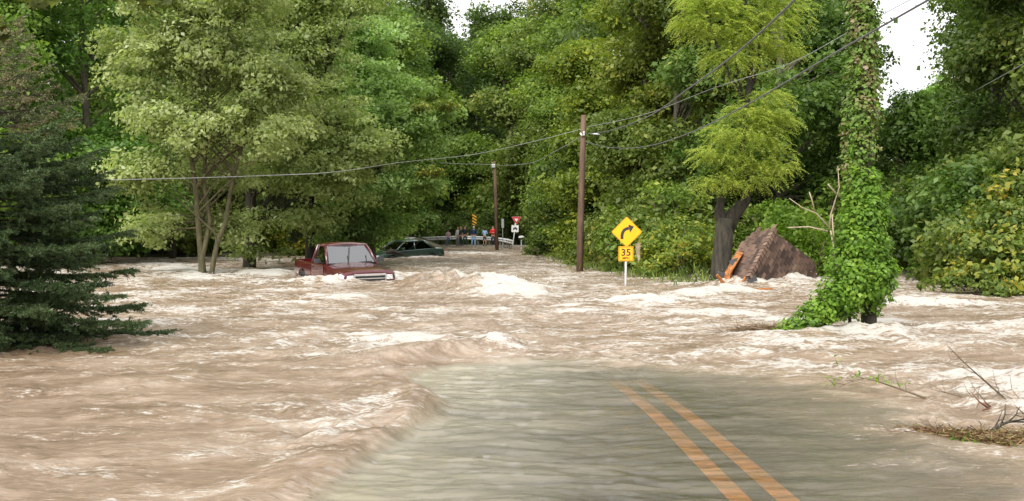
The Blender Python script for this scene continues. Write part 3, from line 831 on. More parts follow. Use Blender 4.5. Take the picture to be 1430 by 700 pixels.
def fronds(lobes, n, seed, fl=.34, npair=8, leaf=.075):
    g = np.random.default_rng(seed); lb = np.array(lobes)
    w_ = (lb[:, 3] * lb[:, 4] * lb[:, 5]) ** .66; k = g.choice(len(lb), n, p=w_ / w_.sum())
    d = unit(g.normal(size=(n, 3)) + np.array([0, 0, .25])); rr = np.clip(1 - np.abs(g.normal(size=n)) * .45, .1, 1.08)
    c = lb[k, :3] + d * lb[k, 3:6] * rr[:, None]
    # gather fronds in tiers
    c[:, 2] += .10 * np.sin(c[:, 2] * 9 + c[:, 0] * 2)
    od = unit(d * np.array([1, 1, .25]) + g.normal(size=(n, 3)) * .35)
    Vs, Ts = [], []; ft = g.uniform(0, 1, n)
    for i in range(npair):
        u = (i + .5) / npair
        p = c + od * fl * u + np.array([0, 0, -1]) * (fl * .55 * u * u)
        ax = unit(od + np.array([0, 0, -1.1 * u]))
        sd = unit(np.cross(ax, np.array([0, 0, 1.]) + g.normal(size=(n, 3)) * .2))
        for s in (-1, 1):
            L_ = leaf * (1.1 - .5 * abs(u - .45)) * g.uniform(.8, 1.2, n)[:, None]
            dr = unit(sd * s + ax * .5 + np.array([0, 0, -.35]) + g.normal(size=(n, 3)) * .15)
            b = unit(np.cross(dr, np.array([0, 0, 1.]) + g.normal(size=(n, 3)) * .3)) * L_ * .20
            Vs.append(np.stack([p, p + dr * L_ * .45 + b, p + dr * L_, p + dr * L_ * .45 - b], 1)); Ts.append(np.clip(ft * .5 + g.uniform(0, .5, n), 0, 1))
    return np.concatenate(Vs), np.concatenate(Ts)
lobY = [tuple(P(a, b, d) - rootY) + (rx, ry, rz) for a, b, d, rx, ry, rz in [
    (1005, 35, 31, 1.0, 1.0, .8), (965, 35, 31, .5, .7, .6), (1060, 50, 31.2, 1.0, 1.0, .8), (1020, 85, 30.9, .9, .8, .45), (985, 0, 31, .8, .8, .7), (1095, 15, 31.5, .8, .8, .6), (1040, -30, 31.4, 1.2, 1.2, .8), (1100, 70, 31.5, .5, .6, .3),
    (1040, 190, 31, 1.15, 1.1, .75), (1060, 150, 30.9, .9, .8, .4), (1080, 170, 31, .7, .8, .5), (1000, 215, 31, .75, .8, .5), (1085, 225, 31, .55, .7, .4), (1010, 250, 31, .7, .7, .35), (1055, 245, 30.8, .7, .7, .4), (1080, 140, 31, .55, .6, .35), (985, 262, 31, .4, .4, .22)]]
V, tint = fronds(lobY, 4300, 9)
quads_mesh('crown', V, M_LIME, rY, tint)

# ------------------------------------------------------------------ ivy-covered trunk
rI = empty('ivy_covered_trunk', (5.42, 16.6, 0), label='tall dead trunk wrapped in green ivy rising from the flood', cat='tree')
mb = MB()
mb.tube([(.02, .1, -.7), (.0, .05, .35), (-.02, 0, .8), (-.14, 0, 3), (-.1, 0, 6.6)], [.14, .12, .13, .12, .08], 10)
mb.tube([(0, 0, .55), (-.35, -.1, .35), (-.8, -.15, .12), (-1.35, -.2, .02)], [.05, .045, .035, .02], 6)
mb.tube([(-.35, -.1, .35), (-.30, -.1, -.1)], [.03, .02], 5); mb.tube([(-.7, -.15, .2), (-.62, -.12, -.1)], [.02, .015], 5)
mb.build('trunk', M_BARKD, rI, True)
def surf_leaves(sph, n, leaf, seed, depth=.28, hang=0):
    g = np.random.default_rng(seed); sp = np.array(sph)
    w_ = sp[:, 3] ** 2; k = g.choice(len(sp), n, p=w_ / w_.sum()); d = unit(g.normal(size=(n, 3)))
    rr = sp[k, 3] * (1 - np.abs(g.normal(size=n)) * depth) * (1 + .13 * np.sin(d[:, 0] * 7 + k) + .12 * np.sin(d[:, 2] * 9 + 2 * k))
    p = sp[k, :3] + d * rr[:, None]
    m = p[:, 2] > .0
    p, d, k2 = p[m], d[m], k[m]
    nrm = unit(d * 1.0 + np.array([0, 0, .5]) + g.normal(size=(len(p), 3)) * .45)
    a = unit(np.array([0, 0, -1.]) + g.normal(size=(len(p), 3)) * .6); a = unit(a - nrm * np.sum(a * nrm, -1, keepdims=True)); b = np.cross(nrm, a)
    L_ = (leaf * g.uniform(.45, 1.65, len(p)))[:, None]
    V = np.stack([p, p + a * L_ * .35 + b * L_ * .48, p + a * L_, p + a * L_ * .35 - b * L_ * .48], 1)
    t_ = np.clip(.55 * g.uniform(0, 1, len(p)) + .45 * (.5 + .5 * np.sin(p[:, 0] * 9 + p[:, 2] * 7) * np.cos(p[:, 2] * 5 + p[:, 1] * 6)), 0, 1)
    return V, t_
g = random.Random(3)
up = [(-.155 + g.uniform(-.05, .05) + .03 * math.sin(z * 2.1), g.uniform(-.05, .05), z, .25 + g.uniform(-.03, .04)) for z in np.arange(2.3, 6.8, .13)]
lowc = [(-.12 + g.uniform(-.04, .04) + .02 * (2.4 - z), g.uniform(-.08, .08), z, .27 + .20 * (2.4 - z) / 1.6 + g.uniform(-.03, .03)) for z in np.arange(.95, 2.4, .12)]
skirt = [(-.10, -.1, .95, .44), (-.32, -.1, 1.1, .36), (-.30, -.15, .75, .38), (.08, -.05, .75, .30), (.02, 0, .52, .22), (-.55, -.15, .62, .34), (-.75, -.2, .42, .28), (-.98, -.2, .30, .24), (-1.18, -.2, .18, .18), (-1.35, -.2, .10, .13), (-.35, -.1, .50, .26), (-1.5, -.2, .05, .08), (-.2, -.2, 1.45, .33), (-.42, -.1, 1.42, .20), (.18, 0, .95, .2)]
V, tint = surf_leaves(lowc + skirt, 24000, .050, 4)
quads_mesh('ivy_foliage', V, M_IVY, rI, tint)
gv = np.random.default_rng(55); vp = []
for i_ in range(26):
    z_ = gv.uniform(1.2, 6.2); a_ = gv.uniform(0, 6.28); r0_ = .26; ln_v = gv.uniform(.12, .42); n_v = int(ln_v / .012)
    f_ = np.linspace(0, 1, n_v)[:, None]; st_v = np.array([-.13 + math.cos(a_) * r0_, math.sin(a_) * r0_, z_])
    vp.append(st_v + f_ * np.array([math.cos(a_) * .06, math.sin(a_) * .06, -ln_v]) + gv.normal(size=(n_v, 3)) * .018)
vp = np.concatenate(vp); Vv_ = leaves(vp, unit(gv.normal(size=vp.shape)), .045, gv, .8, wid=.4)
quads_mesh('dangling_vines', Vv_, M_IVY, rI, gv.uniform(0, 1, len(vp)))
V, tint = surf_leaves(up, 13000, .050, 5)
quads_mesh('flowering_ivy', V, M_IVYTOP, rI, tint)
mb = MB()
for q in ([(1158, 320, 16.5), (1160, 300, 16.5), (1172, 262, 16.4), (1170, 232, 16.4)], [(1158, 318, 16.5), (1140, 298, 16.5), (1120, 290, 16.4), (1102, 277, 16.4)], [(1156, 323, 16.5), (1130, 317, 16.5), (1100, 318, 16.4)],
          [(1172, 275, 16.4), (1160, 262, 16.3), (1156, 257, 16.3)], [(1138, 297, 16.5), (1134, 280, 16.4), (1130, 268, 16.4)], [(1165, 345, 16.5), (1162, 300, 16.5)], [(1170, 380, 16.5), (1160, 322, 16.5)]):
    pts = [P(*a) - rI.location for a in q]; mb.tube(pts, [.014 - .003 * i for i in range(len(pts))], 5)
mb.build('bare_branches', M_DEAD, rI, True)

# yellow-tipped shrub hanging over the water, right border
rS = empty('overhanging_shrub', W(1440, 408), label='green shrub with yellow leaf tips hanging over the water at the right border', cat='shrub')
lo = [tuple(P(a, b, d) - rS.location) + (rx, rx, rz) for a, b, d, rx, rz in [(1420, 350, 27, .9, .5), (1380, 345, 27, .8, .35), (1400, 385, 26.5, .9, .3), (1355, 378, 26.5, .7, .22), (1330, 395, 26.3, .45, .16), (1420, 310, 28, 1.0, .5), (1390, 300, 29, .8, .4), (1430, 400, 26, .7, .2), (1345, 330, 28, .5, .25), (1420, 260, 29, .8, .5), (1400, 402, 26, .6, .14)]]
V, tint, ctr = crown(lo, 300, 42, .13, 77, clump_r=.34, flat=.45)
quads_mesh('foliage', V, M_YEL, rS, tint)
mb = MB(); base = Vector((.9, .5, -.1))
gg = np.random.default_rng(5)
for c in ctr[gg.choice(len(ctr), 34, replace=False)]:
    c = Vector(c); m = base.lerp(c, .5) + Vector((0, 0, .35)); mb.tube([base, m, c], [.03, .018, .005], 5, cap=False)
mb.build('branches', M_TWIG, rS, True)

# overhanging maple leaves at the top left
rM = empty('overhanging_maple_branch', P(60, -60, 6.0), label='maple leaves hanging into view at the top left corner', cat='branch')
def maple_leaf(mb, c, s, g):
    pts = []
    prof = [(0, -.5), (.12, -.28), (.42, -.36), (.34, -.12), (.62, .08), (.34, .12), (.36, .30), (.16, .24), (0, .62)]
    full = prof + [(-x, y) for x, y in prof[-2:0:-1]]
    q = Matrix.Rotation(g.uniform(0, 6.28), 3, 'Z') @ Matrix.Rotation(g.uniform(-1.2, 1.2), 3, 'X')
    q = Matrix.Rotation(g.uniform(.5, 1.3), 3, 'X') @ q
    vs = [Vector((0, 0, 0))] + [Vector((x, y, .08 * abs(x))) for x, y in full]
    vs = [c + (q @ v) * s for v in vs]
    n = len(full)
    mb.add(vs, [(0, 1 + i, 1 + (i + 1) % n) for i in range(n)])
g = random.Random(5); mb = MB(); tw = MB()
for a, b, nn, sx, sy in ((20, -16, 26, 35, 14), (45, 2, 10, 14, 10), (60, 0, 12, 18, 14), (120, -22, 20, 45, 10), (170, -20, 18, 30, 10), (212, -6, 24, 22, 12), (0, 40, 5, 6, 14), (160, -6, 8, 18, 6)):
    for i in range(nn):
        c = P(a + g.uniform(-sx, sx), b + g.uniform(-sy, sy), 6 + g.uniform(-.4, .4)) - rM.location
        maple_leaf(mb, c, g.uniform(.055, .085), g)
tw.tube([P(-60, -70, 6) - rM.location, P(60, -40, 6) - rM.location, P(160, -25, 6) - rM.location, P(235, -10, 6) - rM.location], [.012, .009, .006, .002], 5)
tw.build('twig', M_TWIG, rM, True)
M_MAPLE = mat('maple_leaf', (.016, .030, .003), .6, .5, 9, base2=(.055, .068, .003), spec=.1)
mb.build('leaves', M_MAPLE, rM)
rM.location = P(60, -60, 6.0)

# grass fringe on banks (uncountable)
def grass(name, label, pts, seed, hgt=.5, spread=.6, per=60, m=M_LEAF, wd=.02):
    g = np.random.default_rng(seed); P0 = np.repeat(np.array(pts), per, 0)
    P0 = P0 + g.normal(size=P0.shape) * np.array([spread, spread, 0])
    P0[:, 2] = np.maximum(ground_h(P0[:, 0], P0[:, 1]), -.05)
    hh = hgt * g.uniform(.4, 1.2, len(P0))[:, None]; d = unit(np.array([0, 0, 1.]) + g.normal(size=P0.shape) * .35); s = unit(np.cross(d, g.normal(size=P0.shape)))
    V = np.stack([P0 - s * wd, P0 + d * hh * .6 - s * wd, P0 + d * hh + g.normal(size=P0.shape) * .06, P0 + d * hh * .6 + s * wd], 1)
    return prop(quads_mesh(name, V, m, None, g.uniform(0, 1, len(P0))), label, 'grass', kind='stuff')
pts = [(float(shore_right(y)) + .4 + k * .5, y, 0) for y in np.arange(31, 95, .8) for k in range(3)]
grass('bank_grass', 'tangled grass and weeds along the right bank', pts, 21, .38, .5, 22, M_LEAF, .02)
pts = [(x, float(np.interp(x, [-60, -20, -8], [57, 62, 66])) + k, 0) for x in np.arange(-30, -6, .6) for k in (0, .8)]
grass('bank_grass', 'grass and weeds along the left bank', pts, 22, .9, .5, 40, M_LEAF, .03)

# ------------------------------------------------------------------ utility poles and wires
def pole(px, py_top, d, r, label, arm=True, z0=-.8):
    b = P(px, 350, d); top = P(px, py_top, d).z
    root = empty('utility_pole', (b.x, d, 0), label=label, cat='utility pole')
    mb = MB(); mb.tube([(0, 0, z0), (.0, 0, top * .5), (-.0, 0, top)], [r, r * .88, r * .72], 12)
    mb.build('shaft', M_POLE, root, True)
    return root, Vector((b.x, d, top))
M_METAL = mat('galvanised_metal', (.50, .52, .52), .45, .2, 8, metal=.6)
M_CERAM = mat('insulator_ceramic', (.75, .74, .70), .3, .1, 8)
M_CABLE = mat('cable', (.10, .10, .11), .6, .2, 8)
M_CABLEP = mat('cable_pale', (.30, .31, .31), .5, .2, 8)
# near pole, slightly leaning
b = P(809, 380, 41); tp = P(815, 161, 41)
r1 = empty('utility_pole', (b.x, 41, 0), label='nearer brown utility pole left of the curve warning sign', cat='utility pole')
mb = MB(); T_ = tp - Vector((b.x, 41, 0)); mb.tube([(-.0, 0, -.9), tuple(T_ * .33), tuple(T_ * .66), tuple(T_)], [.135, .125, .11, .095], 12)
mb.build('shaft', M_POLE, r1, True)
mb = MB(); q = P(815, 187, 41) - r1.location
mb.box(q + Vector((.0, -.13, 0)), (.07, .08, .16)); mb.build('bracket', M_METAL, r1, bevel=.01)
mb = MB(); mb.tube([q + Vector((-.14, -.12, .02)), q + Vector((-.05, -.12, -.1))], [.03, .035], 8); mb.build('insulator', M_CERAM, r1, True)
mb = MB(); mb.tube([q + Vector((.25, -.05, .0)), q + Vector((.52, -.05, -.02)), q + Vector((.62, -.05, -.05))], [.022, .035, .02], 8); mb.build('splice_box', M_METAL, r1, True)
# second pole
b2 = P(694.5, 350, 82); t2 = P(690.5, 225, 82)
r2 = empty('utility_pole', (b2.x, 82, 0), label='farther utility pole standing beside the people and the yield sign', cat='utility pole')
mb = MB(); T_ = t2 - Vector((b2.x, 82, 0)); mb.tube([(0, 0, -.9), tuple(T_ * .5), tuple(T_)], [.14, .125, .10], 12); mb.build('shaft', M_POLE, r2, True)
mb = MB(); mb.box(P(689, 232, 82) - r2.location + Vector((0, -.12, 0)), (.3, .1, .25)); mb.build('bracket', M_METAL, r2, bevel=.02)
# third, small one between the right trees
b3 = P(1256, 260, 66)
r3 = empty('utility_pole', (b3.x, 66, 0), label='small distant utility pole seen in the gap right of the ivy', cat='utility pole')
mb = MB(); mb.tube([(0, 0, 0), (0, 0, P(1256, 165, 66).z)], [.13, .10], 10); mb.build('shaft', M_POLE, r3, True)
mb = MB(); mb.tube([P(1258, 185, 66) - r3.location, P(1258, 205, 66) - r3.location], [.12, .12], 8); mb.build('transformer', M_METAL, r3, True)
def wire(pts, r, label, m=M_CABLE, n=28):
    """smooth curve through sight points"""
    pts = [P(*p) for p in pts]; out = []
    k = len(pts)
    for i in range(k - 1):
        p0 = pts[max(i - 1, 0)]; p1 = pts[i]; p2 = pts[i + 1]; p3 = pts[min(i + 2, k - 1)]
        for j in range(10):
            t_ = j / 10
            out.append(.5 * ((2 * p1) + (p2 - p0) * t_ + (2 * p0 - 5 * p1 + 4 * p2 - p3) * t_ ** 2 + (3 * p1 - p0 - 3 * p2 + p3) * t_ ** 3))
    out.append(pts[-1])
    mb = MB(); mb.tube(out, r, 6)
    o = mb.build('overhead_cable', m, None, True)
    return prop(o, label, 'cable')
wire([(817, 187, 41), (850, 183, 34), (905, 163, 27), (960, 125, 21), (1030, 73, 16), (1115, -5, 12), (1240, -140, 8.5)], .013, 'thick cable rising from the near pole over the yellow-green tree')
wire([(817, 198, 41), (850, 206, 35), (900, 205, 28), (960, 187, 23), (1040, 148, 18.5), (1170, 72, 13.5), (1305, -5, 10.5), (1450, -90, 8)], .011, 'sagging cable from the near pole passing the ivy-covered trunk')
wire([(817, 178, 41), (900, 160, 36), (1000, 122, 31), (1100, 90, 27), (1185, 45, 24), (1290, -10, 20)], .008, 'thin upper cable from the near pole towards the tree tops', M_CABLEP)
wire([(814, 180, 41), (740, 199, 43), (660, 216, 46), (560, 227, 42), (470, 240, 34), (380, 245, 32), (220, 250, 26), (60, 252, 22), (-200, 245, 18)], .009, 'long pale cable running from the near pole across the left trees', M_CABLEP)
wire([(813, 190, 41), (780, 209, 50), (740, 228, 64), (691, 232, 82)], .014, 'short cable slung between the two roadside poles', M_CABLEP)
wire([(688, 230, 82), (650, 229, 84), (600, 228, 90), (540, 232, 96)], .016, 'thin cable leaving the farther pole to the left', M_CABLEP)
wire([(1258, 182, 66), (1300, 162, 50), (1360, 128, 36), (1440, 83, 26), (1520, 30, 20)], .010, 'cable in front of the right trees leading to the small pole', M_CABLEP)
# yellow guy marker
mb = MB(); mb.tube([P(560, 333, 88), P(545, 302, 88)], [.06, .06], 8)
o = mb.build('guy_wire_guard', mat('guard_yellow', (.65, .42, .03), .5, .1), None, True); prop(o, 'slanting yellow guy wire guard left of the guardrail', 'guy guard')

# ------------------------------------------------------------------ signs
M_SIGNY = mat('sign_yellow', (.88, .42, .012), .45, .05, 3, spec=.3)
M_SIGNB = mat('sign_black', (.02, .02, .02), .5, .1, 3)
M_SIGNW = mat('sign_white', (.78, .78, .76), .45, .06, 3)
M_SIGNR = mat('sign_red', (.60, .03, .03), .45, .06, 3)
M_POSTW = mat('post_white', (.72, .73, .74), .5, .1, 9)
def text_mesh(s, size, name, m, parent, loc, rot=(math.pi / 2, 0, 0), ext=.002, sx=1):
    cu = bpy.data.curves.new('tmp', 'FONT'); cu.body = s; cu.size = size; cu.align_x = 'CENTER'; cu.align_y = 'CENTER'; cu.extrude = ext; cu.offset = size * .012
    ob = bpy.data.objects.new('tmp', cu); C.objects.link(ob)
    me = bpy.data.meshes.new_from_object(ob.evaluated_get(bpy.context.evaluated_depsgraph_get()))
    bpy.data.objects.remove(ob)
    me.name = name; me.materials.clear(); me.materials.append(m)
    o = bpy.data.objects.new(name, me); C.objects.link(o); o.parent = parent; o.location = loc; o.rotation_euler = rot; o.scale = (sx, 1, 1)
    return o
def round_poly(pts, r, n=5):
    out = []; k = len(pts)
    for i in range(k):
        p = Vector(pts[i]); a = (Vector(pts[i - 1]) - p).normalized(); b = (Vector(pts[(i + 1) % k]) - p).normalized()
        s = p + a * r; e = p + b * r
        for j in range(n + 1):
            t_ = j / n; out.append((s.lerp(p, t_)).lerp(p.lerp(e, t_), t_))
    return out
dS = 30.6
bS = W(873, 400)
rs = empty('curve_warning_sign', (bS.x, bS.y, 0), (0, 0, R(-3)), label='yellow diamond right-curve sign with 35 MPH plaque on a white post', cat='road sign')
k = bS.y / F
def sgn(px, py): return Vector(((px - 875.0) * k + .04, 0, P(px, py, bS.y).z))
mb = MB(); mb.tube([(0.005, .045, -.8), (.03, .045, 1.75)], [.028, .028], 8); mb.build('post', M_POSTW, rs, True)
cz = sgn(875, 324).z; hw = 21.5 * k
dia = round_poly([(.04 - hw, 0, cz), (.04, 0, cz - hw), (.04 + hw, 0, cz), (.04, 0, cz + hw)], .04)
MB().slab(dia, (0, .006, 0)).build('warning_panel', M_SIGNB, rs)
def scaled(poly, c, f, dy): return [Vector((c[0] + (p.x - c[0]) * f, p.y + dy, c[1] + (p.z - c[1]) * f)) for p in poly]
def ring(mb, a, b):
    n = len(a); mb.add(a + b, [(i, (i + 1) % n, n + (i + 1) % n, n + i) for i in range(n)])
mb = MB(); mb.add(scaled(dia, (.04, cz), .945, -.003), [tuple(range(len(dia)))]); ring(mb, scaled(dia, (.04, cz), 1.0, -.003), scaled(dia, (.04, cz), .965, -.003))
mb.build('warning_face', M_SIGNY, rs)
# arrow: stem curve and head
u = hw * 2 / 43.0
def A(x, y): return Vector((.04 + x * u, -.006, cz + y * u))
stem = []; L_, R_ = [], []
cxs = [(-6.5, -10), (-6.5, -5), (-5.6, -.8), (-3.4, 2.6), (.2, 4.6), (3.0, 5.3)]
for i, (x, y) in enumerate(cxs):
    a = cxs[max(i - 1, 0)]; b_ = cxs[min(i + 1, len(cxs) - 1)]; dx, dy = b_[0] - a[0], b_[1] - a[1]; l = math.hypot(dx, dy)
    L_.append(A(x - dy / l * 2.1, y + dx / l * 2.1)); R_.append(A(x + dy / l * 2.1, y - dx / l * 2.1))
mb = MB(); mb.slab(L_ + R_[::-1], (0, .002, 0)); mb.slab([A(2.2, 10.2), A(10.2, 7.6), A(4.6, -1.2)], (0, .002, 0)); 
mb.build('arrow', M_SIGNB, rs)
pz = sgn(875, 354.5).z; pw = 10.3 * k; pl = round_poly([(.02 - pw, 0, pz - pw), (.02 + pw, 0, pz - pw), (.02 + pw, 0, pz + pw), (.02 - pw, 0, pz + pw)], .03)
pq = MB().slab(pl, (0, .006, 0)).build('speed_plaque', M_SIGNY, rs)
mb = MB(); ring(mb, scaled(pl, (.02, pz), .93, -.003), scaled(pl, (.02, pz), .89, -.003)); mb.build('plaque_border', M_SIGNB, pq)
text_mesh('35', .27, 'numerals', M_SIGNB, pq, (.02, -.005, pz + .03), sx=1.05)
text_mesh('MPH', .085, 'lettering', M_SIGNB, pq, (.02, -.005, pz - .125), sx=1.15)
# a bit of ragged bark caught behind the sign
mb = MB(); 
for i in range(7): mb.tube([P(888 + i, 340, bS.y + .1) , P(889 + i * .6, 352, bS.y + .12), P(892 + i * .3, 366 - i, bS.y + .1)], [.02, .018, .008], 4)
prop(mb.build('snagged_debris', M_DEAD), 'pale torn bark snagged behind the curve sign', 'debris')

# yield sign and white sign below
dY = 84; kY = dY / F
rY2 = empty('yield_sign', (P(716.5, 345, dY).x, dY, 0), label='red and white triangular yield sign with white plate on a leaning post', cat='road sign')
o0 = rY2.location
mb = MB(); mb.tube([P(715.5, 350, dY) - o0, P(720, 310, dY) - o0], .04, 6); mb.build('post', M_POSTW, rY2, True)
c_ = P(721, 307, dY - .05) - o0
def tri(f, dy): return round_poly([(c_.x - 6.8 * kY * f, c_.y + dy, c_.z + 4.2 * kY * f), (c_.x, c_.y + dy, c_.z - 7 * kY * f), (c_.x + 6.8 * kY * f, c_.y + dy, c_.z + 4.2 * kY * f)], .06 * f)
MB().slab(tri(1.0, 0), (0, .01, 0)).build('yield_panel', M_SIGNW, rY2)
mb = MB(); ring(mb, tri(.95, -.006), tri(.42, -.006)); mb.build('red_border', M_SIGNR, rY2)
c2 = P(719.2, 319.6, dY - .05) - o0
pl = round_poly([(c2.x - 5 * kY, c2.y, c2.z - 4.7 * kY), (c2.x + 5 * kY, c2.y, c2.z - 4.7 * kY), (c2.x + 5 * kY, c2.y, c2.z + 5 * kY), (c2.x - 5 * kY, c2.y, c2.z + 5 * kY)], .05)
MB().slab(pl, (0, .01, 0)).build('white_plate', M_SIGNW, rY2)
# the dark car-like symbol on the plate
mb = MB(); body = [(-3, -.6), (3.2, -.6), (3.6, .6), (2.2, 1.0), (1.6, 2.2), (-.4, 2.4), (-1.4, 1.0), (-3, .5)]
mb.slab([Vector((c2.x + a * kY, c2.y - .006, c2.z + b_ * kY)) for a, b_ in body], (0, .004, 0))
mb.tube([(c2.x - 1.8 * kY, c2.y - .006, c2.z - 1.0 * kY), (c2.x - 1.8 * kY, c2.y - .001, c2.z - 1.0 * kY)], .05, 8); mb.tube([(c2.x + 2.2 * kY, c2.y - .006, c2.z - 1.0 * kY), (c2.x + 2.2 * kY, c2.y - .001, c2.z - 1.0 * kY)], .05, 8)
mb.build('symbol', M_SIGNB, rY2)
# chevron-type object marker behind the people
dC = 104; kC = dC / F
rC = empty('hazard_marker', (P(662.5, 320, dC).x, dC, 0), label='narrow yellow and black striped hazard marker above the people', cat='road sign')
o0 = rC.location; c_ = P(662.5, 307, dC) - o0
mb = MB(); mb.box((0, .05, (c_.z) * .5), (.06, .06, c_.z)); mb.build('post', M_METAL, rC)
mb = MB(); hw_, hh_ = 2.9 * kC, 8.2 * kC
mb.slab([(c_.x - hw_, 0, c_.z - hh_), (c_.x + hw_, 0, c_.z - hh_), (c_.x + hw_, 0, c_.z + hh_), (c_.x - hw_, 0, c_.z + hh_)], (0, .01, 0)); mb.build('panel', M_SIGNB, rC)
mb = MB()
for i in range(4):
    z = c_.z + hh_ * (.98 - i * .52); h_ = hh_ * .26; z2 = z - .26 * hh_ * 1.6
    a_ = [(c_.x - hw_ * .97, z), (c_.x - hw_ * .97, z - h_), (c_.x + hw_ * .97, max(z2 - h_, c_.z - hh_ * .98)), (c_.x + hw_ * .97, max(z2, c_.z - hh_ * .98))]
    mb.slab([(x, -.008, max(zz, c_.z - hh_ * .98)) for x, zz in a_], (0, .004, 0))
mb.build('stripes', M_SIGNY, rC)
# back of a grey sign, mailbox-like white box
M_RPOST0 = mat('weathered_post', (.20, .21, .20), .6, .2, 6)
rG = empty('sign_back', (P(702, 325, 88).x, 88, 0), label='grey unpainted back of a sign between far pole and yield sign', cat='road sign')
mb = MB(); mb.box((0, 0, P(702, 330, 88).z * .5 + .3), (.06, .06, P(702, 330, 88).z + 1.0)); mb.build('post', M_RPOST0, rG)
mb = MB(); c_ = P(702.3, 312, 88); mb.box((0, -.06, c_.z), (.20, .02, .72)); mb.build('panel', mat('sign_back_grey', (.30, .31, .31), .5, .15), rG, bevel=.005)
rB = empty('white_box', (P(728, 335, 84).x, 84, 0), label='small white box on a post right of the yield sign', cat='box')
mb = MB(); zt = P(728, 331, 84).z; mb.box((0, 0, zt / 2 - .2), (.08, .08, zt)); mb.build('post', M_METAL, rB)
mb = MB(); mb.loft([[(-.22, y, zt - .07), (.22, y, zt - .07), (.20, y, zt + .04), (.1, y, zt + .09), (-.1, y, zt + .09), (-.20, y, zt + .04)] for y in (-.2, .2)]); mb.build('lid', M_SIGNW, rB)

# ------------------------------------------------------------------ guardrail
rg = empty('guardrail', (P(640, 340, 100).x, 100, 0), label='long curving steel guardrail at the bend behind the people', cat='guardrail')
o0 = rg.location
key = [(540, 345, 66), (552, 338, 76), (575, 335, 88), (600, 333.5, 96), (630, 332.3, 101), (660, 332.3, 102), (690, 334, 98), (705, 336, 91), (716, 338.5, 84)]
path = [P(*q) - o0 for q in key]
dense = []
for i in range(len(path) - 1):
    p0 = path[max(i - 1, 0)]; p1 = path[i]; p2 = path[i + 1]; p3 = path[min(i + 2, len(path) - 1)]
    for j in range(8):
        t_ = j / 8; dense.append(.5 * ((2 * p1) + (p2 - p0) * t_ + (2 * p0 - 5 * p1 + 4 * p2 - p3) * t_ ** 2 + (3 * p1 - p0 - 3 * p2 + p3) * t_ ** 3))
dense.append(path[-1])
prof = [(0, .17), (-.05, .14), (-.08, .09), (-.05, .04), (0, .0), (-.05, -.04), (-.08, -.09), (-.05, -.14), (0, -.17), (.02, -.17), (-.02, -.09), (.02, 0), (-.02, .09), (.02, .17)]
secs = []
for i, p in enumerate(dense):
    a = dense[min(i + 1, len(dense) - 1)] - dense[max(i - 1, 0)]; nrm = Vector((-a.y, a.x, 0)).normalized()
    if (nrm.y > 0): pass
    else: nrm = -nrm
    secs.append([p + nrm * x + Vector((0, 0, z)) for x, z in prof])
MB().loft(secs).build('rail', mat('rail_steel', (.70, .72, .72), .45, .10, 4, metal=.1), rg, False)
M_RPOST = mat('rail_post', (.16, .14, .12), .7, .3, 6)
L_acc = 0; last = dense[0]
for i, p in enumerate(dense[1:]):
    L_acc += (p - last).length; last = p
    if L_acc > 1.9:
        L_acc = 0; mb = MB(); mb.box((p.x, p.y + .12, (p.z + .1 - .5) / 2), (.15, .16, p.z + .1 + .5)); mb.build('post', M_RPOST, rg)

# ------------------------------------------------------------------ cars
def carpaint(name, base, rough=.25):
    return mat(name, base, rough, .08, 2.5, coat=1.0, spec=.5)
M_RED = carpaint('red_paint', (.078, .005, .009)); M_GREEN = carpaint('dark_green_paint', (.03, .055, .045), .2)
M_RUB = mat('black_rubber', (.02, .02, .02), .8, .3, 12); M_PLAST = mat('black_plastic', (.025, .026, .028), .5, .2, 10)
M_CHROME = mat('chrome', (.75, .75, .74), .15, .05, 4, metal=1); M_SEAT = mat('seat_cloth', (.10, .105, .11), .9, .2, 12); M_RIM = mat('steel_rim', (.4, .4, .41), .35, .15, 8, metal=.8)
M_LENS, t = nt('headlight_lens'); out = N(t, 'ShaderNodeOutputMaterial'); b = N(t, 'ShaderNodeBsdfPrincipled'); b.inputs['Roughness'].default_value = .08
v_ = N(t, 'ShaderNodeTexWave'); v_.inputs['Scale'].default_value = 12; rr = ramp(t, [(0, (.45, .47, .48)), (1, (.8, .8, .79))]); t.links.new(v_.outputs[0], rr.inputs[0]); t.links.new(rr.outputs[0], b.inputs['Base Color']); t.links.new(b.outputs[0], out.inputs[0])
def glassmat(name, tint, refl):
    m, t = nt(name); out = N(t, 'ShaderNodeOutputMaterial')
    tr = N(t, 'ShaderNodeBsdfTransparent'); tr.inputs[0].default_value = (*tint, 1)
    g_ = N(t, 'ShaderNodeBsdfGlossy'); g_.inputs['Roughness'].default_value = .03
    no = N(t, 'ShaderNodeTexNoise'); no.inputs['Scale'].default_value = 3; bp = N(t, 'ShaderNodeBump'); bp.inputs['Strength'].default_value = .04; t.links.new(no.outputs[0], bp.inputs['Height']); t.links.new(bp.outputs[0], g_.inputs['Normal'])
    fr = N(t, 'ShaderNodeFresnel'); fr.inputs[0].default_value = 1.6
    ad = N(t, 'ShaderNodeMath', operation='ADD', use_clamp=True); ad.inputs[1].default_value = refl; t.links.new(fr.outputs[0], ad.inputs[0])
    ms = N(t, 'ShaderNodeMixShader'); t.links.new(ad.outputs[0], ms.inputs[0]); t.links.new(tr.outputs[0], ms.inputs[1]); t.links.new(g_.outputs[0], ms.inputs[2]); t.links.new(ms.outputs[0], out.inputs[0])
    return m
M_WS = glassmat('windshield_glass', (.62, .74, .70), .27); M_SG = glassmat('side_glass', (.42, .60, .54), .14)
def bake(o):
    dg = bpy.context.evaluated_depsgraph_get(); me = bpy.data.meshes.new_from_object(o.evaluated_get(dg)); o.modifiers.clear(); old = o.data; o.data = me; bpy.data.meshes.remove(old)
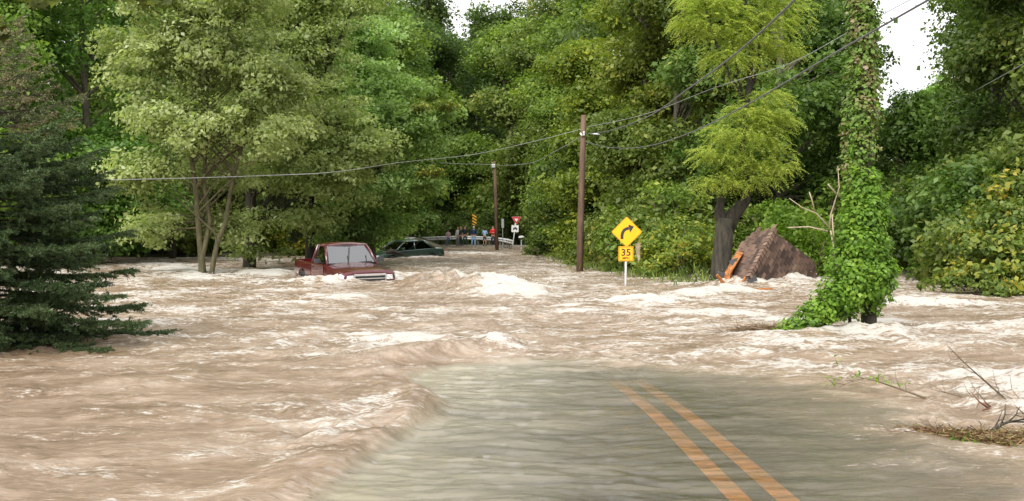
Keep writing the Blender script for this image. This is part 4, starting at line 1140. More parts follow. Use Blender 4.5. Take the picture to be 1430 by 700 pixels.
def section(x, hw, zt, zb, crown_=.04, sh=.09, tuck=.04, n=4):
    """closed cross-section loop at station x"""
    pts = []
    right = [(hw - tuck * 1.5, zb), (hw - tuck * .4, zb + .10), (hw, zb + (zt - zb) * .45), (hw - .01, zt - sh * 1.3), (hw - sh * .45, zt - sh * .35), (hw - sh * 1.4, zt), (hw * .5, zt + crown_ * .8), (0, zt + crown_)]
    pts = [(x, y, z) for y, z in right] + [(x, -y, z) for y, z in right[-2::-1]]
    return pts
def wheel(root, x, y, z, r=.34, wdt=.22):
    s = 1 if y > 0 else -1
    wr = empty('wheel', (x, y, z)); wr.parent = root
    mb = MB(); prof = [(r * .62, -wdt / 2), (r * .92, -wdt / 2), (r, -wdt * .35), (r, wdt * .35), (r * .92, wdt / 2), (r * .62, wdt / 2)]
    n = 28; mb.loft([[(math.cos(a) * q, w_, math.sin(a) * q) for q, w_ in prof] for a in [2 * math.pi * i / n for i in range(n + 1)]], cap=False); mb.build('tyre', M_RUB, wr, True)
    mb = MB(); mb.tube([(0, -s * .02, 0), (0, s * wdt * .28, 0)], [r * .62, r * .62], 24); mb.tube([(0, s * wdt * .28, 0), (0, s * wdt * .36, 0)], [r * .2, r * .16], 16)
    for i in range(6):
        a = math.pi / 3 * i; mb.box((math.cos(a) * r * .38, s * wdt * .29, math.sin(a) * r * .38), (r * .34, .02, .05), Matrix.Rotation(-a, 3, 'Y'))
    mb.build('rim', M_RIM, wr)
    return wr
def greenhouse(root, paint, lo, hi, zb, zt, glass_ws, pill=.045, mid=None, rear_glass=True, crown_=.05):
    """lo/hi: (x_front, x_rear, half_width) at belt and roof"""
    bf, br, bw = lo; tf, tr_, tw = hi
    V_ = Vector
    mb = MB()
    secs = []
    for f, x in ((0, tf + .05), (.25, tf - .06), (.5, (tf + tr_) / 2), (.75, tr_ + .08), (1, tr_ - .03)):
        e = .045 if f in (0, 1) else 0
        zc = zt - e; ww = tw + .02 - (.03 if f in (0, 1) else 0)
        secs.append([(x, ww, zc - .05), (x, ww - .04, zc), (x, ww * .5, zc + crown_ * .8), (x, 0, zc + crown_), (x, -ww * .5, zc + crown_ * .8), (x, -ww + .04, zc), (x, -ww, zc - .05), (x, -ww * .5, zc - .03), (x, ww * .5, zc - .03)])
    mb.loft(secs)
    mb.build('roof', paint, root, True, bevel=.01)
    mb = MB()
    for s in (-1, 1):
        mb.tube([V_((bf + .04, s * bw, zb - .03)), V_(((bf + tf) / 2 + .04, s * (bw + tw) / 2 + s * .012, (zb + zt) / 2)), V_((tf + .02, s * tw, zt - .03))], [pill, pill * .9, pill], 8)
        mb.tube([V_((br, s * bw, zb - .03)), V_((tr_ + .02, s * tw, zt - .03))], [pill * 1.3, pill * 1.2], 8)
        if mid is not None: mb.tube([V_((mid + .03, s * bw, zb - .03)), V_((mid - .03, s * tw, zt - .03))], [pill * .8, pill * .8], 8)
        mb.tube([V_((tf, s * tw, zt - .035)), V_((tr_, s * tw, zt - .035))], pill * .9, 8)
    mb.build('pillars', paint, root, True)
    o = MB().slab([(bf + .03, -bw + .03, zb), (bf + .03, bw - .03, zb), (tf + .01, tw - .02, zt - .04), (tf + .01, -tw + .02, zt - .04)], (.006, 0, .006)).build('windshield', glass_ws, root)
    mb = MB(); mb.tube([(bf + .06, -bw + .02, zb + .0), (bf + .085, 0, zb + .01), (bf + .06, bw - .02, zb + .0)], .022, 6)
    for s in (-1, 1): mb.tube([(bf + .055, s * (bw - .035), zb), (tf + .03, s * (tw - .035), zt - .045)], .014, 5)
    mb.tube([(tf + .03, -(tw - .035), zt - .035), (tf + .05, 0, zt - .02), (tf + .03, tw - .035, zt - .035)], .014, 5); mb.build('windshield_seal', M_PLAST, root, True)
    if rear_glass: MB().slab([(br + .01, -bw + .05, zb), (br + .01, bw - .05, zb), (tr_ + .02, tw - .04, zt - .04), (tr_ + .02, -tw + .04, zt - .04)], (-.006, 0, .003)).build('rear_window', M_SG, root)
    for s in (-1, 1):
        if mid is None:
            MB().slab([(bf - .02, s * (bw + .0), zb), (br + .04, s * bw, zb), (tr_ + .04, s * (tw + .0), zt - .05), (tf, s * tw, zt - .05)], (0, -s * .006, 0)).build('side_window', M_SG, root)
        else:
            mt = mid; 
            MB().slab([(bf - .02, s * bw, zb), (mid + .04, s * bw, zb), (mt, s * tw, zt - .05), (tf, s * tw, zt - .05)], (0, -s * .006, 0)).build('side_window', M_SG, root)
            MB().slab([(mid, s * bw, zb), (br + .04, s * bw, zb), (tr_ + .04, s * tw, zt - .05), (mt - .04, s * tw, zt - .05)], (0, -s * .006, 0)).build('side_window', M_SG, root)
def cut_arch(o, x, hw, zc, r):
    mb = MB(); mb.tube([(x, -hw - .5, zc), (x, -hw + .28, zc)], [r, r], 32); c1 = mb.build('cut', None)
    mb = MB(); mb.tube([(x, hw - .28, zc), (x, hw + .5, zc)], [r, r], 32); c2 = mb.build('cut', None)
    M0 = o.matrix_world.copy()
    par = o.parent; o.parent = None
    for c in (c1, c2):
        m = o.modifiers.new('b', 'BOOLEAN'); m.object = c; m.operation = 'DIFFERENCE'; m.solver = 'EXACT'
    bpy.context.view_layer.update()
    bake(o); o.data.set_sharp_from_angle(angle=R(28)); o.parent = par
    for c in (c1, c2): bpy.data.objects.remove(c)

# --- red pickup
th = R(28)
front_right = Vector((-5.0, 32.3, 0))       # its front corner on the picture's left
head = Vector((math.sin(th), -math.cos(th), 0)); rightv = Vector((-math.cos(th), -math.sin(th), 0))
ctr_ = front_right - rightv * .87 - head * 2.4
TR_Z = -.50
truck = empty('pickup_truck', (ctr_.x, ctr_.y, TR_Z), (R(1.0), R(2.2), math.atan2(head.y, head.x)), label='red pickup truck half sunk in the flood with foam at its bonnet', cat='pickup truck')
mb = MB()
st_ = [(2.40, .80, .86, .42), (2.34, .84, .915, .40), (2.15, .865, .955, .38), (1.7, .87, 1.00, .36), (1.1, .87, 1.04, .36), (.88, .87, 1.065, .36), (.80, .87, 1.06, .36), (-.1, .87, 1.06, .36), (-.58, .87, 1.06, .36)]
mb.loft([section(x, hw, zt, zb, crown_=(.05 if x > .8 else .0)) for x, hw, zt, zb in st_])
body = mb.build('body', M_RED, truck, True, bevel=0)
cut_arch(body, 1.50, .87, .36, .43)
body.modifiers.new('Bevel', 'BEVEL').width = .012; body.modifiers['Bevel'].limit_method = 'ANGLE'; body.modifiers['Bevel'].angle_limit = R(40)
# bed with hollow box
mb = MB(); mb.loft([section(x, hw, 1.03, .38, crown_=0, sh=.07) for x, hw in ((-.62, .87), (-1.5, .875), (-2.25, .87), (-2.42, .85))])
bed = mb.build('bed', M_RED, truck, True)
cut_arch(bed, -1.52, .87, .36, .44)
cb = MB().box((-1.50, 0, 1.05), (1.66, 1.56, .9)).build('cut', None); m = bed.modifiers.new('b', 'BOOLEAN'); m.object = cb; m.solver = 'EXACT'; p_ = bed.parent; bed.parent = None; bpy.context.view_layer.update(); bake(bed); bed.data.set_sharp_from_angle(angle=R(28)); bed.parent = p_; bpy.data.objects.remove(cb)
bv = bed.modifiers.new('Bevel', 'BEVEL'); bv.width = .012; bv.limit_method = 'ANGLE'; bv.angle_limit = R(40)
greenhouse(truck, M_RED, (.82, -.56, .80), (.20, -.46, .66), 1.08, 1.64, M_WS)
# doors as fine raised panels with gap lines
for s in (-1, 1):
    mb = MB(); mb.slab([(.66, s * .873, .44), (-.50, s * .873, .44), (-.50, s * .873, 1.0), (.66, s * .873, 1.0)], (0, s * .006, 0)); dr = mb.build('door', M_RED, truck, bevel=.004)
    MB().box((-.36, s * .892, .93), (.14, .03, .035)).build('handle', M_PLAST, dr, bevel=.008)
    sm = MB(); sm.loft([[(.62 + .03 * a, s * (.90 + .24 * a), 1.09), (.56, s * (.90 + .24 * a), 1.09), (.55, s * (.90 + .24 * a), 1.23), (.61, s * (.90 + .24 * a), 1.23)] for a in (.2, .5, 1)]); sm.tube([(.6, s * .84, 1.08), (.6, s * .95, 1.12)], .02, 6)
    sm.build('side_mirror', M_PLAST, truck, bevel=.02)
    hl = MB(); hl.loft([[(2.30 - a, s * y, .66), (2.425 - a, s * y, .68), (2.415 - a, s * y, .82), (2.30 - a, s * y, .86)] for y, a in ((.51, 0), (.70, .01), (.82, .05), (.875, .16))]); hl.build('headlight', M_LENS, truck, bevel=.01)
    wheel(truck, -1.52, s * .76, .36); wheel(truck, 1.50, s * .76, .36)
mb = MB(); ringp = [(2.405, -.50, .64), (2.405, .50, .64), (2.425, .50, .86), (2.425, -.50, .86)]
mb.slab([(2.405, -.50, .80), (2.405, .50, .80), (2.40, .50, .865), (2.40, -.50, .865)], (.035, 0, 0)); mb.slab([(2.405, -.50, .60), (2.405, .50, .60), (2.405, .50, .64), (2.405, -.50, .64)], (.035, 0, 0))
mb.box((2.42, -.49, .72), (.03, .04, .18)); mb.box((2.42, .49, .72), (.03, .04, .18)); mb.box((2.42, 0, .72), (.025, .93, .03))
gr = mb.build('grille', M_CHROME, truck, bevel=.006)
MB().box((2.395, 0, .72), (.03, .94, .15)).build('grille_mesh', M_PLAST, gr)
mb = MB(); mb.box((2.47, 0, .50), (.14, 1.72, .17)); mb.build('bumper', M_CHROME, truck, bevel=.03)
mb = MB(); mb.box((-2.47, 0, .50), (.10, 1.6, .14)); mb.build('rear_bumper', M_CHROME, truck, bevel=.03)
mb = MB(); mb.slab([(-2.425, -.66, .50), (-2.425, .66, .50), (-2.425, .66, .98), (-2.425, -.66, .98)], (-.008, 0, 0)); mb.build('tailgate', M_RED, truck, bevel=.003)
for s in (-1, 1): MB().box((-2.425, s * .76, .82), (.02, .12, .26)).build('tail_light', M_SIGNR, truck, bevel=.01)
# hood shut lines
mb = MB()
for s in (-1, 1): mb.tube([(2.37, s * .52, .925), (2.1, s * .66, .975), (1.5, s * .72, 1.018), (.95, s * .75, 1.068)], .008, 4)
mb.build('hood_seam', M_PLAST, truck, True)
for y0, y1 in ((-.10, .02), (.50, .55)):
    mb = MB(); mb.tube([(.86, y0 - .02, 1.10), (.62, y0 + .03, 1.30)], .012, 5); mb.tube([(.82, y1 - .12, 1.13), (.32, y1 + .08, 1.575)], .013, 5) if y0 < 0 else mb.tube([(.88, y1 - .4, 1.105), (.86, y1 + .1, 1.12)], .012, 5)
    mb.build('wiper', M_PLAST, truck, True)
mb = MB(); mb.box((.62, 0, 1.02), (.4, 1.44, .12)); mb.build('dashboard', M_PLAST, truck, bevel=.03)
for y in (-.38, .38):
    mb = MB(); mb.box((-.30, y, 1.10), (.14, .5, .62)); mb.box((-.32, y, 1.46), (.10, .26, .16)); mb.build('seat', M_SEAT, truck, bevel=.04)
mb = MB(); mb.loft([[( .38 + math.sin(a) * .012, .38 + math.cos(a) * (.17 + q * .012), 1.13 + math.sin(a) * (.15 + q * .012)) for q in (-1, 1)] for a in [2 * math.pi * i / 20 for i in range(21)]], cap=False); mb.tube([(.38, .22, 1.13), (.38, .54, 1.13)], .012, 5); mb.build('steering_wheel', M_PLAST, truck)

# --- dark green sedan
ph = R(47); head = Vector((-math.sin(ph), -math.cos(ph), 0))
cS = P(560, 356, 60); 
sedan = empty('sedan', (cS.x + .1, 60.6, -.44), (0, R(1.5), math.atan2(head.y, head.x)), label='dark green sedan sunk to its windows behind the pickup', cat='car')
mb = MB(); st_ = [(2.28, .66, .58, .30), (2.2, .76, .66, .26), (1.9, .82, .74, .24), (1.3, .85, .83, .24), (.95, .86, .89, .24), (0, .86, .92, .24), (-1.2, .86, .95, .24), (-1.75, .84, .96, .26), (-2.2, .80, .93, .28), (-2.3, .74, .80, .32)]
mb.loft([section(x, hw, zt, zb, crown_=.04) for x, hw, zt, zb in st_]); body = mb.build('body', M_GREEN, sedan, True)
for ax in (1.38, -1.32): cut_arch(body, ax, .86, .32, .37)
bv = body.modifiers.new('Bevel', 'BEVEL'); bv.width = .012; bv.limit_method = 'ANGLE'; bv.angle_limit = R(40)
greenhouse(sedan, M_GREEN, (1.02, -1.62, .76), (.26, -.98, .58), .93, 1.40, M_SG, pill=.045, mid=-.25, crown_=.07)
for s in (-1, 1):
    for x0, x1 in ((.85, -.22), (-.26, -1.15)):
        dr = MB().slab([(x0, s * .862, .34), (x1, s * .862, .34), (x1, s * .862, .86), (x0, s * .862, .86)], (0, s * .006, 0)).build('door', M_GREEN, sedan, bevel=.004)
        MB().box((x1 + .14, s * .88, .80), (.14, .03, .03)).build('handle', M_PLAST, dr, bevel=.008)
    sm = MB(); sm.loft([[(.78, s * (.86 + .20 * a), .93), (.70, s * (.86 + .20 * a), .93), (.69, s * (.86 + .20 * a), 1.05), (.76, s * (.86 + .20 * a), 1.05)] for a in (0, .5, 1)]); sm.build('side_mirror', M_GREEN, sedan, bevel=.02)
    wheel(sedan, 1.38, s * .75, .32, .31, .2); wheel(sedan, -1.32, s * .75, .32, .31, .2)
    MB().box((2.22, s * .55, .62), (.10, .34, .12)).build('headlight', M_LENS, sedan, bevel=.02); MB().box((-2.30, s * .55, .78), (.04, .34, .13)).build('tail_light', M_SIGNR, sedan, bevel=.02)
for y in (-.36, .36):
    mb = MB(); mb.box((-.15, y, .9), (.14, .46, .6)); mb.box((-.17, y, 1.24), (.1, .24, .14)); mb.build('seat', M_SEAT, sedan, bevel=.04)
# driftwood lodged against the sedan
mb = MB(); mb.tube([P(540, 353, 57.2), P(547, 351.5, 57.4), P(555, 354, 57.6), (P(564, 357, 58))], [.08, .14, .10, .04], 7); mb.tube([P(547, 351.5, 57.4), P(545, 346, 57.4)], [.08, .03], 5)
prop(mb.build('driftwood_log', M_BARKD, None, True), 'brown log lodged against the front of the sedan', 'log')

# ------------------------------------------------------------------ broken roof
dR = 30.5
M_SHING = foliage('asphalt_shingle', [(0, (.045, .034, .029)), (.3, (.115, .075, .058)), (.7, (.18, .118, .088)), (1, (.25, .17, .125))], trans=0, rough=.9, spec=.2)
M_SHINGL = mat('loose_shingle', (.13, .085, .065), .9, .4, 9, bump=.3)
M_FELT = mat('roof_felt', (.05, .052, .055), .9, .3, 12, bump=.4)
M_PLY = mat('wet_plywood', (.24, .075, .014), .5, .6, 5, base2=(.40, .14, .028), stretch=(1, 1, 4))
roof_p = P(1075, 400, dR)
rr_ = empty('broken_roof', (roof_p.x, dR, 0), label='collapsed brown shingled roof corner with orange plywood edge sticking out of the flood', cat='roof wreck')
ro = rr_.location
ridgeT = P(1080, 323, 30.0); ridgeB = P(1038, 400, 29.0)     # nearest line: the ridge
RT = P(1136, 364, 31.6); RB = P(1148, 412, 31.2)
LT = P(1052, 325, 30.9)
rB2 = P(1030, 416, 28.85)
def lc(p): return p - ro
CAMP = Vector((0, 0, CAM_H))
def on_plane(px, py, a, n_):
    d_ = P(px, py, 10) - CAMP
    return CAMP + d_ * ((a - CAMP).dot(n_) / d_.dot(n_))
nr0 = (RT - ridgeT).cross(rB2 - ridgeT); RB = on_plane(1148, 412, ridgeT, nr0)
nl0 = (LT - ridgeT).cross(rB2 - ridgeT); LB = on_plane(1006, 408, ridgeT, nl0)
LC = on_plane(1020, 372, ridgeT, nl0); LD = on_plane(1036, 344, ridgeT, nl0)
def plane_slab(name, pts, th, m):
    n_ = (pts[1] - pts[0]).cross(pts[2] - pts[0]).normalized()
    if n_.y > 0: n_ = -n_
    return MB().slab([lc(p) for p in pts], -n_ * th).build(name, m, rr_), n_
ds_, nR = plane_slab('deck_right', [ridgeT, RT, RB, rB2], .03, M_FELT)
dl_, nL = plane_slab('deck_left', [ridgeT, rB2, LB, LT], .03, M_FELT)
ds_.name = 'roof_deck'; dl_.name = 'roof_deck'
def shingles(name, O, U, Vd, poly, n_, tu, tv, seed, clip=True):
    """tabs: U along the course, Vd across it"""
    g = random.Random(seed); Vv, T = [], []
    nu = int(U.length / tu) + 2; nv = int(Vd.length / tv) + 2; u = U.normalized(); v = Vd.normalized()
    e1 = (poly[1] - poly[0]); 
    ax = e1.normalized(); ay = n_.cross(ax)
    p2 = [((p - poly[0]).dot(ax), (p - poly[0]).dot(ay)) for p in poly]
    def inside(q):
        x, y = (q - poly[0]).dot(ax), (q - poly[0]).dot(ay); c = False; j = len(p2) - 1
        for i in range(len(p2)):
            if (p2[i][1] > y) != (p2[j][1] > y) and x < (p2[j][0] - p2[i][0]) * (y - p2[i][1]) / (p2[j][1] - p2[i][1]) + p2[i][0]: c = not c
            j = i
        return c
    cen = sum((Vector(p) for p in p2), Vector((0, 0))) / len(p2)
    def clampp(q):
        x, y = (q - poly[0]).dot(ax), (q - poly[0]).dot(ay); h_ = (q - poly[0]).dot(n_)
        w_ = Vector((x, y))
        for rep_ in range(2):
            for i in range(len(p2)):
                a = Vector(p2[i]); b = Vector(p2[(i + 1) % len(p2)]); e = (b - a).normalized(); m = Vector((-e.y, e.x))
                if (cen - a).dot(m) < 0: m = -m
                dd = (w_ - a).dot(m)
                if dd < 0 and clip: w_ = w_ - m * dd
        return poly[0] + ax * w_.x + ay * w_.y + n_ * h_
    for j in range(-1, nv):
        off = (j % 2) * tu * .5 + g.uniform(-.03, .03)
        for i in range(-1, nu):
            c = O + u * (i * tu + off + tu / 2) + v * (j * tv + tv / 2)
            if not (inside(c) or any(inside(c + u * a_ * tu * .45 + v * b_ * tv * .45) for a_ in (-1, 1) for b_ in (-1, 1))): continue
            gap = .006 + g.uniform(0, .006); lift = g.uniform(0, .006)
            a = u * (tu / 2 - gap); b = v * (tv / 2 * 1.25)
            lo = n_ * (.004 + .0); hi = n_ * (.018 + lift)
            dk = g.uniform(-.01, .01)
            q = [c - a - b + lo, c + a - b + lo, c + a + b * .8 + hi + v * dk, c - a + b * .8 + hi + v * dk]
            q = [clampp(x) for x in q]
            q2 = [q[3], q[2], q[2] - n_ * .016, q[3] - n_ * .016]
            tt = g.uniform(.15, 1) * (.75 + .25 * math.sin(i * 1.3 + j * .9)); 
            if g.random() < .12: tt *= .2
            Vv.append([lc(x) for x in q]); T.append(tt); Vv.append([lc(x) for x in q2]); T.append(0)
            # flanks
            Vv.append([lc(x) for x in (q[1], q[2], q[2] - n_ * .016, q[1] - n_ * .004)]); T.append(0)
    return quads_mesh(name, np.array([[tuple(x) for x in q] for q in Vv]), M_SHING, rr_, np.array(T))
U = ridgeT - rB2; u_ = U.normalized(); Vr = (RT - ridgeT); Vr = Vr - u_ * Vr.dot(u_)
shingles('shingles', rB2 - Vr.normalized() * .0 - u_ * 1.2, U * 1.8, Vr * 1.8, [ridgeT, RT, RB, rB2], nR, .27, .145, 1)
Vl = (LT - ridgeT); Vl = Vl - u_ * Vl.dot(u_)
shingles('shingles', rB2 - u_ * .6, U * 1.6, Vl * 2.0, [ridgeT, rB2, LB, LC, LD, LT], nL, .25, .14, 2, False)
# ridge caps: overlapping bent pieces
nM = (nR + nL).normalized(); Vs, Ts = [], []
g = random.Random(8); ln = (ridgeT - rB2).length; k_ = int(ln / .125)
vr = Vr.normalized(); vl = Vl.normalized()
for i in range(k_ + 1):
    a = rB2 + u_ * (i * .125); b_ = a + u_ * .17
    if i < k_ * .30: continue
    for w0, w1, dirv, n_ in ((0, .11, vr, nR), (0, .11, vl, nL)):
        lo_ = .022; hi_ = .045 + g.uniform(0, .012)
        q = [a + nM * hi_, b_ + nM * lo_, b_ + dirv * w1 + n_ * lo_ * .8, a + dirv * w1 + n_ * hi_ * .8]
        Vs.append([tuple(lc(x)) for x in q]); Ts.append(g.uniform(.3, 1))
        q2 = [q[0], q[3], q[3] - n_ * .02, q[0] - nM * .02]; Vs.append([tuple(lc(x)) for x in q2]); Ts.append(0)
quads_mesh('ridge_caps', np.array(Vs), M_SHING, rr_, np.array(Ts))
# orange plywood slabs
mb = MB(); mb.slab([lc(P(a, b_, d)) for a, b_, d in ((1030, 351, 30.5), (1038, 353, 30.2), (1020, 382, 29.6), (1014, 415, 29.3), (990, 418, 29.8))], (.03, .10, -.02)); 
mb.slab([lc(P(a, b_, d)) for a, b_, d in ((1024, 388, 29.6), (1030, 386, 29.5), (1028, 414, 29.3), (1005, 420, 29.3))], (.03, .06, 0))
mb.tube([lc(P(1035, 398, 29.0)), lc(P(1041, 387, 29.0))], .035, 4)
mb.build('plywood_sheathing', M_PLY, rr_, bevel=.005)
mb = MB(); 
for q in (((1018, 365, 30.3), (1031, 360, 30.2), (1027, 376, 30.0)), ((1001, 380, 30), (1013, 382, 30), (1008, 392, 30)), ((1040, 398, 28.9), (1055, 384, 28.9), (1058, 392, 28.9)), ((1034, 404, 28.8), (1048, 396, 28.8), (1046, 406, 28.8))):
    mb.slab([lc(P(*x)) for x in q], (.01, .05, .01))
mb.build('torn_felt', M_FELT, rr_)
for i_, q in enumerate(([(1014, 400, 29.2), (1001, 384, 29.0)], [(1002, 408, 29.3), (984, 398, 29.5)])):
    a_, b_ = (lc(P(*x)) for x in q); dv = b_ - a_; mq = dv.to_track_quat('X', 'Z').to_matrix()
    MB().box((a_ + b_) / 2, (dv.length, .035, .085), mq).build('splintered_board', M_PLY if i_ == 0 else M_DEAD, rr_, bevel=.004)
mb = MB(); g9 = random.Random(31)
for i_ in range(9):
    c_ = lc(on_plane(1050 + g9.uniform(-4, 80), 372 + g9.uniform(-6, 22), ridgeT, nr0)) + nR * .03
    a_ = u_ * .13; b_ = vr * .07; tl = nR * g9.uniform(.02, .07)
    mb.slab([c_ - a_ - b_, c_ + a_ - b_, c_ + a_ + b_ + tl, c_ - a_ + b_ + tl * .6], nR * .006)
mb = MB(); mb.box(P(1068, 404.5, 27.6) + Vector((0, 0, .02)), (.38, .10, .03), Matrix.Rotation(.1, 3, 'Z')); prop(mb.build('floating_board', M_PLY), 'short orange board riding the wave before the broken roof', 'board')
# sticks left of the roof
mb = MB()
for q in ([(968, 398, 31), (985, 399, 30.6), (998, 408, 30.4)], [(972, 405, 30.6), (990, 407, 30.3), (1002, 410, 30.2)], [(975, 412, 30), (990, 409, 30), (1000, 405, 30)], [(960, 408, 30.5), (978, 408, 30.3)]):
    mb.tube([P(*x) for x in q], [.03, .022, .012][:len(q)], 5)
prop(mb.build('stick_tangle', M_DEAD, None, True), 'tangle of pale sticks in the water at the left foot of the broken roof', 'driftwood')

# ------------------------------------------------------------------ flotsam near the right border
def branch(name, label, spine, r, seed, m=M_TWIG, side=6, sl=.3, leaves_n=0, cat='branch'):
    g = random.Random(seed); root = empty(name, spine[0], label=label, cat=cat); o = Vector(spine[0]); pts = [Vector(p) - o for p in spine]; mb = MB(); ns = 7
    sm = []
    for i in range(len(pts) - 1):
        p0 = pts[max(i - 1, 0)]; p1 = pts[i]; p2 = pts[i + 1]; p3 = pts[min(i + 2, len(pts) - 1)]
        for j in range(6):
            t_ = j / 6; sm.append(.5 * ((2 * p1) + (p2 - p0) * t_ + (2 * p0 - 5 * p1 + 4 * p2 - p3) * t_ ** 2 + (3 * p1 - p0 - 3 * p2 + p3) * t_ ** 3))
    sm.append(pts[-1]); n = len(sm)
    mb.tube(sm, [r * (1 - .85 * i / (n - 1)) for i in range(n)], 6); tips = []
    for k in range(side):
        i = int((.15 + .8 * (k + g.random()) / side) * (n - 1)); a = sm[i]; d = (sm[min(i + 1, n - 1)] - sm[max(i - 1, 0)]).normalized()
        q = Vector((g.uniform(-1, 1), g.uniform(-1, 1), g.uniform(-.1, .8))); q = (q - d * q.dot(d)).normalized()
        l = sl * g.uniform(.4, 1.1); e1 = a + (d * .7 + q * .6).normalized() * l * .5; e2 = e1 + (d * .5 + q * .9).normalized() * l * .5
        mb.tube([a, e1, e2], [r * .35, r * .25, r * .12], 4); tips.append(e2); tips.append(e1)
        e3 = e1 + (d * .9 - q * .5).normalized() * l * .35; mb.tube([e1, e3], [r * .2, r * .1], 4); tips.append(e3)
    mb.build('stem', m, root, True)
    if leaves_n:
        gg = np.random.default_rng(seed); tp = np.array([tuple(x) for x in tips]); k = gg.choice(len(tp), leaves_n); pos = tp[k] + gg.normal(size=(leaves_n, 3)) * .025
        V = leaves(pos, unit(gg.normal(size=(leaves_n, 3))), .035, gg, .3); quads_mesh('leaves', V, M_IVY, root, gg.uniform(0, 1, leaves_n))
    return root
wz = .02
branch('bare_branch', 'thin bare branch slanting up out of the water at the right', [P(1404, 557, 10.3), P(1375, 532, 10.2), P(1345, 505, 10.1), P(1322, 481, 10.0)], .011, 1, side=7, sl=.35)
branch('leafy_branch', 'thin branch with a few green leaves drifting on the brown water', [W(1292, 556, .05), W(1250, 541, .10), W(1205, 529, .12), W(1172, 541, .03)], .011, 2, side=9, sl=.32, leaves_n=70)
branch('drifting_twig', 'dark twig drifting between the leafy branch and the bare branch', [W(1372, 562, .03), W(1335, 552, .07), W(1297, 543, .09)], .010, 3, side=7, sl=.25)
branch('forked_root', 'reddish forked driftwood root at the right border', [P(1440, 580, 9.7), P(1415, 575, 9.6), P(1392, 568, 9.6), P(1372, 573, 9.5)], .028, 4, mat('red_root', (.16, .065, .035), .8, .4, 12), side=5, sl=.22)
branch('arched_branch', 'dark branch arching out of the debris pile at the right border', [P(1378, 612, 8.6), P(1392, 597, 8.5), P(1412, 589, 8.5), P(1445, 591, 8.4)], .022, 5, M_BARKD, side=5, sl=.2)
branch('long_branch', 'long dark branch afloat at the right border above the debris pile', [W(1460, 568, .05), W(1420, 560, .06), W(1385, 562, .05), W(1360, 556, .03)], .014, 6, side=9, sl=.4, m=M_TWIG)
branch('leaning_stick', 'short stick leaning at the right border beside the red root', [P(1445, 590, 9.1), P(1430, 578, 9.1), P(1416, 565, 9.1)], .012, 7, side=3, sl=.15)
branch('upright_twig', 'small forked twig standing up from the debris pile', [P(1369, 610, 8.6), P(1370, 595, 8.6), P(1368, 588, 8.6)], .006, 8, side=5, sl=.12)
branch('twig_spray', 'fine spray of twigs at the thin end of the debris pile', [W(1318, 607, .02), W(1300, 596, .08), W(1285, 590, .10)], .006, 9, side=9, sl=.22)
branch('reaching_branch', 'fine reddish twigs trailing on the water left of the debris pile', [W(1320, 606, .03), W(1290, 600, .05), W(1262, 603, .04), W(1235, 601, .03)], .006, 10, side=12, sl=.18, m=mat('red_twig', (.17, .08, .05), .8, .4, 12))
# straw debris raft
g = np.random.default_rng(12); Vd, Td = [], []
line = [W(1250, 603), W(1300, 608), W(1350, 617), (W(1400, 625)), W(1470, 628), W(1540, 632)]
ln_ = np.array([tuple(p) for p in line]); n = 5200
u = g.uniform(0, 1, n) ** .55 * (len(ln_) - 1.001); k = u.astype(int); f = (u - k)[:, None]; c = ln_[k] * (1 - f) + ln_[k + 1] * f
wd = (.04 + .17 * (u / (len(ln_) - 1)))[:, None]
c = c + g.normal(size=(n, 3)) * np.array([.08, 1, 0]) * wd + np.array([0, .05, 0])
c[:, 2] = .015 + np.abs(g.normal(size=n)) * .035 * (u / 4.0) + .01
d = unit(g.normal(size=(n, 3)) * np.array([1.2, .7, .30])); s = unit(np.cross(d, g.normal(size=(n, 3)))); L_ = (g.uniform(.03, .16, n) * (.4 + u / 5))[:, None]; wv = g.uniform(.0015, .004, n)[:, None]
V = np.stack([c - d * L_ * .5 - s * wv, c + d * L_ * .5 - s * wv, c + d * L_ * .5 + s * wv, c - d * L_ * .5 + s * wv], 1)
prop(quads_mesh('debris_raft', V, M_STRAW, None, g.uniform(0, 1, n)), 'raft of straw, twigs and grass caught at the right border', 'debris', kind='stuff')
c = ln_[2] + (ln_[4] - ln_[2]) * g.uniform(0, 1, (220, 1)) + g.normal(size=(220, 3)) * np.array([.1, .10, 0]) + np.array([0, .03, .03]); V = leaves(c, unit(g.normal(size=(220, 3))), .05, g); 
prop(quads_mesh('debris_leaves', V, M_IVY, None, g.uniform(0, 1, 220)), 'green leaves scattered over the straw raft', 'leaves', kind='stuff')
# brown twigs at the foot of the ivy
n = 900; c = np.array(tuple(W(1075, 466))) + g.normal(size=(n, 3)) * np.array([.28, .18, .03]) + np.array([0, 0, .05]); d = unit(g.normal(size=(n, 3)) * np.array([1.3, .5, .4])); s = unit(np.cross(d, g.normal(size=(n, 3)))); L_ = g.uniform(.05, .25, n)[:, None]
V = np.stack([c - d * L_ * .5 - s * .003, c + d * L_ * .5 - s * .003, c + d * L_ * .5 + s * .003, c - d * L_ * .5 + s * .003], 1)
prop(quads_mesh('twig_debris', V, M_STRAW, None, g.uniform(0, .7, n)), 'brown twigs piled at the left foot of the ivy', 'debris', kind='stuff')
branch('trailing_branch', 'dark branch trailing in the current left of the ivy', [W(1085, 464, .06), W(1050, 458, .12), W(1025, 464, .05), W(1003, 468, .02)], .014, 14, side=8, sl=.35)
mb = MB(); mb.tube([W(738, 352, .1), W(748, 350, .25), W(757, 354, .1)], [.2, .25, .15], 7); mb.tube([W(745, 351, .2), W(752, 349, .6)], [.1, .04], 5)
prop(mb.build('drift_pile', M_BARKD, None, True), 'dark driftwood heap in the water below the white box', 'driftwood')
